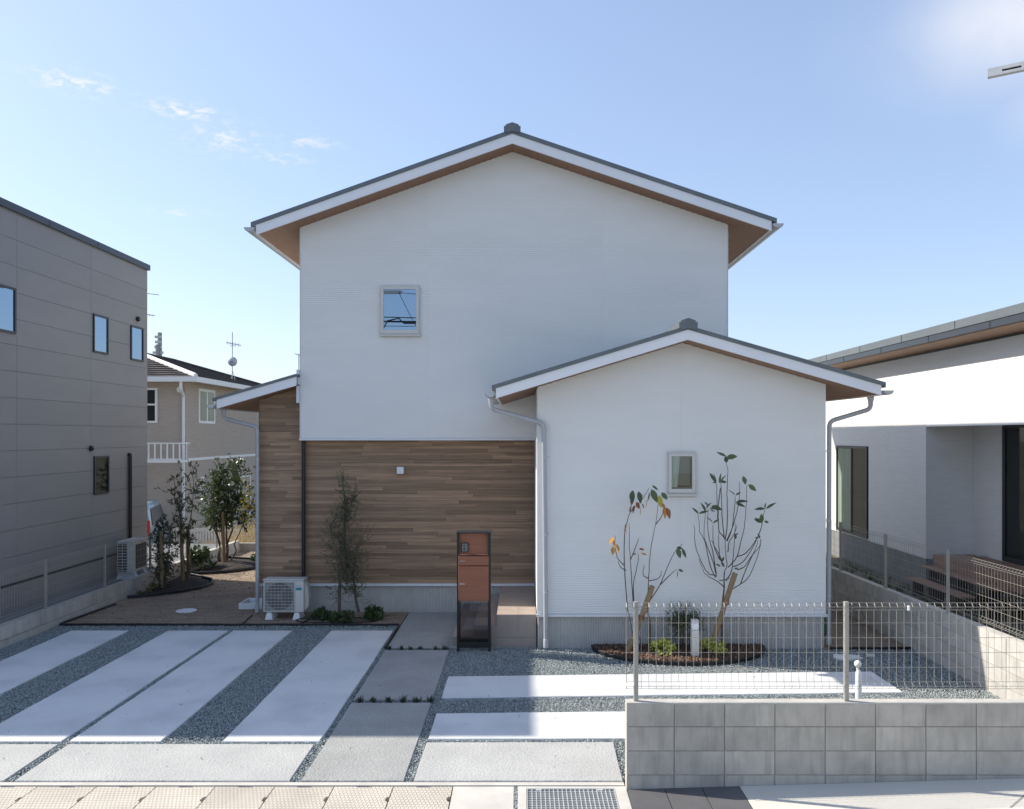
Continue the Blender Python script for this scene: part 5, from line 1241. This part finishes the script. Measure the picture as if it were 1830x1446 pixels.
# front bed: nandina and two lime shrubs
Y = 12.85
st = [stemline(P(1221 + q, 1160, Y), P(1222 + q * 3.4, 1092 + abs(q), Y), 5, .015) for q in (-7, -3, 0, 4, 8)]
plant('feathery_shrub', 'feathery green shrub behind the bollard light', 'shrub', (PX(1221, Y), Y, 0), st, [.01] * 5, M['leaf_mid'], M['bark'],
      n_tw=190, tw_len=.26, leaf_n=16, leaf_s=.036, zmin=.30, wd=.14, up=.35, tube_r=.002)
for (xx, lab) in ((1184, 'lime green low shrub left of the bollard light'), (1271, 'lime green low shrub right of the bollard light')):
    bush('lime_shrub', lab, (PX(xx, 12.6), 12.6, .05), .24, 620, .045, M['leaf_lime'], 'lime shrubs in the bark bed', .42, .6, .75)
# two young broad leaved trees with individual leaves
def leaf_mesh(m, s=1.0, droop=.2):
    n = 5; v = []; f = []
    for i in range(n + 1):
        t = i / n; w = math.sin(math.pi * (t ** .85)) * .21 + (.0 if i in (0, n) else .012); z = -droop * t * t
        v += [(-w, t, z + .05 * abs(w)), (0, t, z - .03 * math.sin(math.pi * t)), (w, t, z + .05 * abs(w))]
    for i in range(n): o = i * 3; f += [(o, o + 1, o + 4, o + 3), (o + 1, o + 2, o + 5, o + 4)]
    me = leafmesh('leaf', v, f, [random.random()] * len(v), m); me.polygons.foreach_set('use_smooth', [True] * len(f)); return me
LM = {k: [leaf_mesh(M[m], droop=dr) for dr in (.1, .35)] for k, m in (('g', 'leaf_big_green'), ('o', 'leaf_orange'), ('a', 'leaf_amber'), ('r', 'leaf_rust'), ('y', 'leaf_gold'))}
def young_tree(name, label, base, Y, trunk, branches, leaves):
    t = thing(name, label, 'tree', base); b = MB(); b.tube([P(x, y, Y + q) for x, y, q in trunk], [.022 - .014 * i / (len(trunk) - 1) for i in range(len(trunk))], 8); b.make('trunk', M['bark'], t, smooth=True)
    for br in branches:
        pts = [Vector(P(x, y, Y + q)) for x, y, q in br]
        # catmull smoothing
        sm = []
        for i in range(len(pts) - 1):
            p0, p1, p2, p3 = pts[max(i - 1, 0)], pts[i], pts[i + 1], pts[min(i + 2, len(pts) - 1)]
            for k in range(4):
                u = k / 4; sm.append(.5 * ((2 * p1) + (p2 - p0) * u + (2 * p0 - 5 * p1 + 4 * p2 - p3) * u * u + (3 * p1 - p0 - 3 * p2 + p3) * u ** 3) + Vector((random.gauss(0, .003),) * 3))
        sm.append(pts[-1]); bb = MB(); bb.tube(sm, [.0092 - .006 * i / len(sm) for i in range(len(sm))], 5); bb.make('branch', M['twig'], t, smooth=True)
    for (x, y, q, ang, s, kind) in leaves:      # ang: direction of the leaf in the facade plane, degrees (0 right, 90 up)
        o = link('leaf', random.choice(LM[kind]), t, local=True); p = Vector(P(x, y, Y + q)); o.location = p - Vector(base)
        a = math.radians(ang); dy = random.uniform(-.35, .35); d = Vector((math.cos(a), dy, math.sin(a))).normalized()
        quat = d.to_track_quat('Y', 'Z'); quat = quat @ __import__('mathutils').Quaternion((0, 1, 0), random.uniform(.5, 1.3) * random.choice((1, -1))); o.rotation_mode = 'QUATERNION'; o.rotation_quaternion = quat
        L = 1.22 * s * Y / 1485; o.scale = (L * random.uniform(.9, 1.2), L, L)
    return t
Y = 12.72
# left tree (autumn leaves); pixel guides from the photo
lt_br = [
 [(1122, 1092, 0), (1116, 1010, .0), (1116, 950, .05), (1121, 932, .05), (1127, 915, .0), (1146, 895, -.05), (1160, 872, -.1)],
 [(1116, 1010, 0), (1108, 1003, -.1), (1100, 985, -.15), (1099, 957, -.2)],
 [(1118, 1020, 0), (1108, 1012, .1), (1105, 1002, .1)],
 [(1133, 1092, .1), (1129, 1040, .12), (1126, 990, .15), (1124, 935, .2)],
 [(1134, 1085, .1), (1132, 1045, .15), (1140, 1005, .2), (1141, 990, .2)],
 [(1127, 1000, .15), (1135, 980, .2), (1142, 962, .25)],
 [(1155, 1095, .0), (1158, 1060, .0), (1160, 1020, .0), (1164, 975, -.05), (1172, 935, -.08), (1176, 900, -.1)],
 [(1172, 937, -.08), (1181, 925, -.1), (1186, 912, -.12)],
 [(1159, 1038, 0), (1172, 1036, -.1), (1180, 1030, -.15), (1182, 1020, -.15)],
 [(1158, 1034, 0), (1149, 1026, .1), (1152, 1010, .1)],
 [(1160, 1075, .1), (1178, 1048, .05), (1190, 1020, 0), (1205, 988, -.1), (1220, 972, -.1)],
 [(1180, 1045, .05), (1195, 1030, .1), (1208, 1018, .1)],
 [(1127, 915, 0), (1128, 905, .1), (1130, 895, .1)]]
lt_lf = [(1131, 876, 0, -100, 20, 'g'), (1141, 878, 0, -75, 18, 'g'), (1150, 880, 0, -110, 17, 'r'), (1160, 880, -.1, -85, 14, 'r'), (1164, 874, -.1, -65, 22, 'g'), (1165, 868, -.1, -30, 12, 'g'),
 (1155, 892, 0, -85, 14, 'o'), (1144, 905, 0, -85, 14, 'a'), (1137, 897, 0, -60, 12, 'r'), (1134, 903, .05, -110, 12, 'r'), (1127, 905, 0, -110, 10, 'r'), (1147, 900, 0, -50, 9, 'r'), (1129, 890, 0, -110, 12, 'r'),
 (1178, 885, -.1, -80, 18, 'y'), (1182, 880, -.1, -50, 14, 'g'), (1182, 898, -.1, -60, 12, 'r'), (1190, 907, -.1, -95, 18, 'o'), (1191, 907, -.12, -65, 17, 'r'), (1189, 906, -.1, -115, 13, 'o'),
 (1119, 936, .05, -105, 15, 'a'), (1121, 938, .05, -125, 14, 'o'), (1118, 944, .05, -80, 10, 'r'),
 (1097, 960, -.2, -130, 12, 'o'), (1095, 968, -.2, -60, 10, 'o'), (1097, 976, -.2, -105, 14, 'a'), (1101, 972, -.2, -60, 14, 'a'), (1096, 965, -.2, -80, 9, 'o'),
 (1142, 981, .2, 0, 8, 'r'), (1146, 989, .2, -10, 9, 'o'), (1137, 989, .2, 200, 6, 'r'),
 (1211, 979, -.1, -80, 16, 'g'), (1209, 979, -.1, 0, 9, 'g'), (1218, 980, -.1, -60, 16, 'g'), (1210, 1019, .1, -75, 12, 'g'), (1212, 1018, .1, -20, 9, 'g')]
young_tree('young_autumn_tree', 'young bare stemmed tree with orange and green leaves in the bark bed', (PX(1150, Y), Y, 0), Y, [(1160, 1166, 0), (1162, 1120, 0), (1157, 1085, 0), (1158, 1060, 0)],
           lt_br + [[(1138, 1168, .05), (1128, 1120, .05), (1122, 1090, 0)], [(1150, 1168, .05), (1138, 1120, .08), (1133, 1088, .1)]], lt_lf)
# right tree
def q(x, y): return (1230 + x / 5.353, 790 + y / 5.353)
rt_src = [
 [(345, 1400), (345, 1250), (370, 1190), (362, 1100), (352, 950), (345, 915)],
 [(352, 940), (372, 800), (374, 600), (372, 400), (378, 280), (365, 195)],
 [(345, 915), (300, 860), (284, 750), (277, 600), (268, 395), (245, 300)],
 [(345, 920), (330, 780), (318, 600), (315, 440), (308, 400)],
 [(310, 440), (292, 560), (286, 640), (287, 780), (296, 880)],
 [(365, 945), (400, 870), (440, 760), (480, 600), (490, 480), (492, 380)],
 [(370, 950), (420, 820), (445, 600), (450, 520)],
 [(380, 1200), (465, 1100), (500, 960), (535, 820), (552, 640), (560, 410)],
 [(465, 1095), (540, 1070), (620, 980), (690, 850), (715, 720), (735, 645)],
 [(430, 1195), (520, 1150), (600, 1040), (660, 920), (710, 780)],
 [(470, 1222), (540, 1190), (600, 1100), (680, 1000), (692, 930)],
 [(425, 1405), (500, 1360), (580, 1290), (650, 1130), (690, 990), (694, 930)],
 [(500, 1360), (560, 1200), (640, 1030), (668, 940)],
 [(350, 1395), (290, 1340), (190, 1280), (150, 1240), (105, 1120)],
 [(275, 1285), (200, 1260), (140, 1180), (70, 990), (62, 830), (50, 800)],
 [(262, 1295), (215, 1190), (155, 950), (110, 850), (95, 690)],
 [(265, 1260), (235, 1140), (180, 1000), (150, 880), (165, 670)],
 [(268, 1270), (240, 1090), (205, 940), (185, 800), (190, 640)],
 [(300, 1120), (240, 960), (238, 790)],
 [(330, 1190), (290, 1060), (220, 940)],
 [(345, 1190), (300, 1100), (292, 960), (290, 880)],
 [(360, 1330), (410, 1240), (430, 1100), (445, 900), (450, 780)],
 [(300, 1325), (330, 1320), (400, 1300)],
 [(380, 1050), (390, 960), (440, 880), (465, 800)]]
rt_br = [[(*q(*p), random.uniform(-.12, .12) * (i > 0)) for i, p in enumerate(br)] for br in rt_src]
def lf(x, y, a, s, k='g'): X_, Y_ = q(x, y); return (X_, Y_, random.uniform(-.08, .08), a, s, k)
rt_lf = [lf(365, 140, 150, 16), lf(365, 145, 5, 17), lf(365, 200, 95, 12), lf(372, 195, 70, 11), lf(268, 390, 120, 18), lf(300, 400, 85, 17), lf(305, 400, 70, 15), lf(310, 380, 0, 9), lf(270, 385, 180, 6),
 lf(452, 515, 120, 13), lf(455, 512, 50, 9), lf(450, 580, 20, 18), lf(455, 590, -5, 14), lf(550, 400, 110, 13), lf(575, 405, -40, 15), lf(555, 405, 140, 6),
 lf(735, 640, 170, 15), lf(730, 640, 85, 10), lf(740, 640, 35, 18), lf(705, 775, 100, 15), lf(705, 775, 150, 13), lf(725, 760, -10, 9), lf(690, 760, 140, 10), lf(685, 925, 100, 8), lf(675, 920, 170, 6),
 lf(98, 688, 130, 14), lf(98, 688, 25, 16), lf(165, 670, 100, 15), lf(170, 640, 70, 12), lf(190, 610, 120, 8), lf(205, 640, 10, 9), lf(220, 615, -10, 16), lf(210, 655, 0, 8),
 lf(238, 780, 120, 14), lf(240, 780, 55, 11), lf(450, 930, 90, 9), lf(450, 900, 60, 7), lf(290, 1070, 100, 6, 'r'), lf(320, 1150, 70, 9), lf(310, 1190, 150, 9), lf(440, 1215, 20, 6)]
young_tree('young_green_tree', 'young upright branching tree with a few broad green leaves by the small window', (PX(1292, Y), Y, 0), Y,
           [(1290, 1170, 0), (1290, 1120, 0), (1291, 1080, 0), (1294, 1052, 0), (1294, 1024, 0)], rt_br, rt_lf)
ts = thing('timber_stake', 'slanting timber stake propping the young autumn tree', 'stake', P(1121, 1166, Y)); MB().tube([P(1121, 1168, Y - .1), P(1146, 1105, Y - .1), P(1166, 1047, Y - .1)], .042, 12).make('pole', M['timber'], ts, smooth=True)
MB().lathe([(.05, -.03), (.05, .03)], P(1146, 1103, Y - .1), 10).make('tie', M['leaf_rust'], ts)
ts = thing('timber_stake', 'slanting timber stake propping the young green tree', 'stake', P(1270, 1166, Y)); MB().tube([P(1268, 1168, Y - .1), P(1292, 1090, Y - .1), P(1314, 1024, Y - .1)], .042, 12).make('pole', M['timber'], ts, smooth=True)
MB().lathe([(.055, -.05), (.055, .05)], P(1297, 1074, Y - .06), 10).make('tie', M['leaf_rust'], ts)

# ------------------------------------------------------------------ poles by the street (mostly outside the frame)
sp = thing('utility_pole', 'galvanised crossarm end with a slot of a street pole at the top right', 'utility pole', (7.5, 6.0, 0))
A0 = Vector(P(1765, 137, 8.0)); dirn = Vector((1.0, -.62, .015)).normalized(); A1 = A0 + dirn * 3.4; nrm = Vector((-dirn.y, dirn.x, 0)).normalized() * .03; hgt = .075
def bar(b, s0, s1, z0, z1, off0=0.0, off1=1.0):
    p, r_ = A0 + dirn * s0, A0 + dirn * s1
    c = []
    for zz in (z0, z1): c += [p + nrm * off0 + Vector((0, 0, zz)), r_ + nrm * off0 + Vector((0, 0, zz)), r_ + nrm * off1 + Vector((0, 0, zz)), p + nrm * off1 + Vector((0, 0, zz))]
    b.hexa(c)
b = MB(); bar(b, 0, 3.4, 0, .022); bar(b, 0, 3.4, .042, hgt); bar(b, 0, .12, .0221, .0419); bar(b, .28, 3.4, .0221, .0419); bar(b, .0, 3.4, -.004, -.0005, 0, 1.9)
b.make('crossarm', M['galv'], sp)
b = MB(); bar(b, .12, .28, .0222, .0418, .5, .95); b.make('slot', M['black'], sp)
MB().tube([(A1.x, A1.y, -.05), (A1.x, A1.y, 9.5)], [.17, .13], 14).make('shaft', M['polecon'], sp, smooth=True)
rp = thing('utility_pole', 'concrete street pole behind the camera mirrored in the upper window with its cables', 'utility pole', (-7.2, -2.5, 0))
MB().tube([(-7.2, -2.5, -.05), (-7.2, -2.5, 10.5)], [.17, .13], 14).make('shaft', M['polecon'], rp, smooth=True)
MB().box(-8.2, -4.9, -2.6, -2.5, 9.05, 9.18).make('crossarm', M['polecon'], rp)
def cable(p0, p1, sag, r, nm='cable'):
    p0, p1 = Vector(p0), Vector(p1); pts = [p0.lerp(p1, i / 16) - Vector((0, 0, sag * 4 * (i / 16) * (1 - i / 16))) for i in range(17)]
    return MB().tube(pts, r, 6).make(nm, M['blackplastic'], rp)
cable((-7.1, -2.5, 7.95), (12, -2.6, 8.6), .25, .035); cable((-7.1, -2.45, 8.15), (12, -2.6, 8.8), .35, .02); cable((-7.1, -2.5, 7.75), (12, -2.5, 8.0), .1, .012)
cable((-5.0, -2.5, 9.1), (-4.1, -2.2, 7.4), .05, .012); cable((-4.9, -2.6, 9.1), (12, -2.6, 9.4), .5, .012)
MB().tube([(-5.7, -2.45, 7.5), (-5.45, -2.45, 7.95), (-5.0, -2.45, 8.05), (-4.8, -2.45, 7.85), (-4.1, -2.45, 7.85)], .03, 8).make('cable_loop', M['blackplastic'], rp)
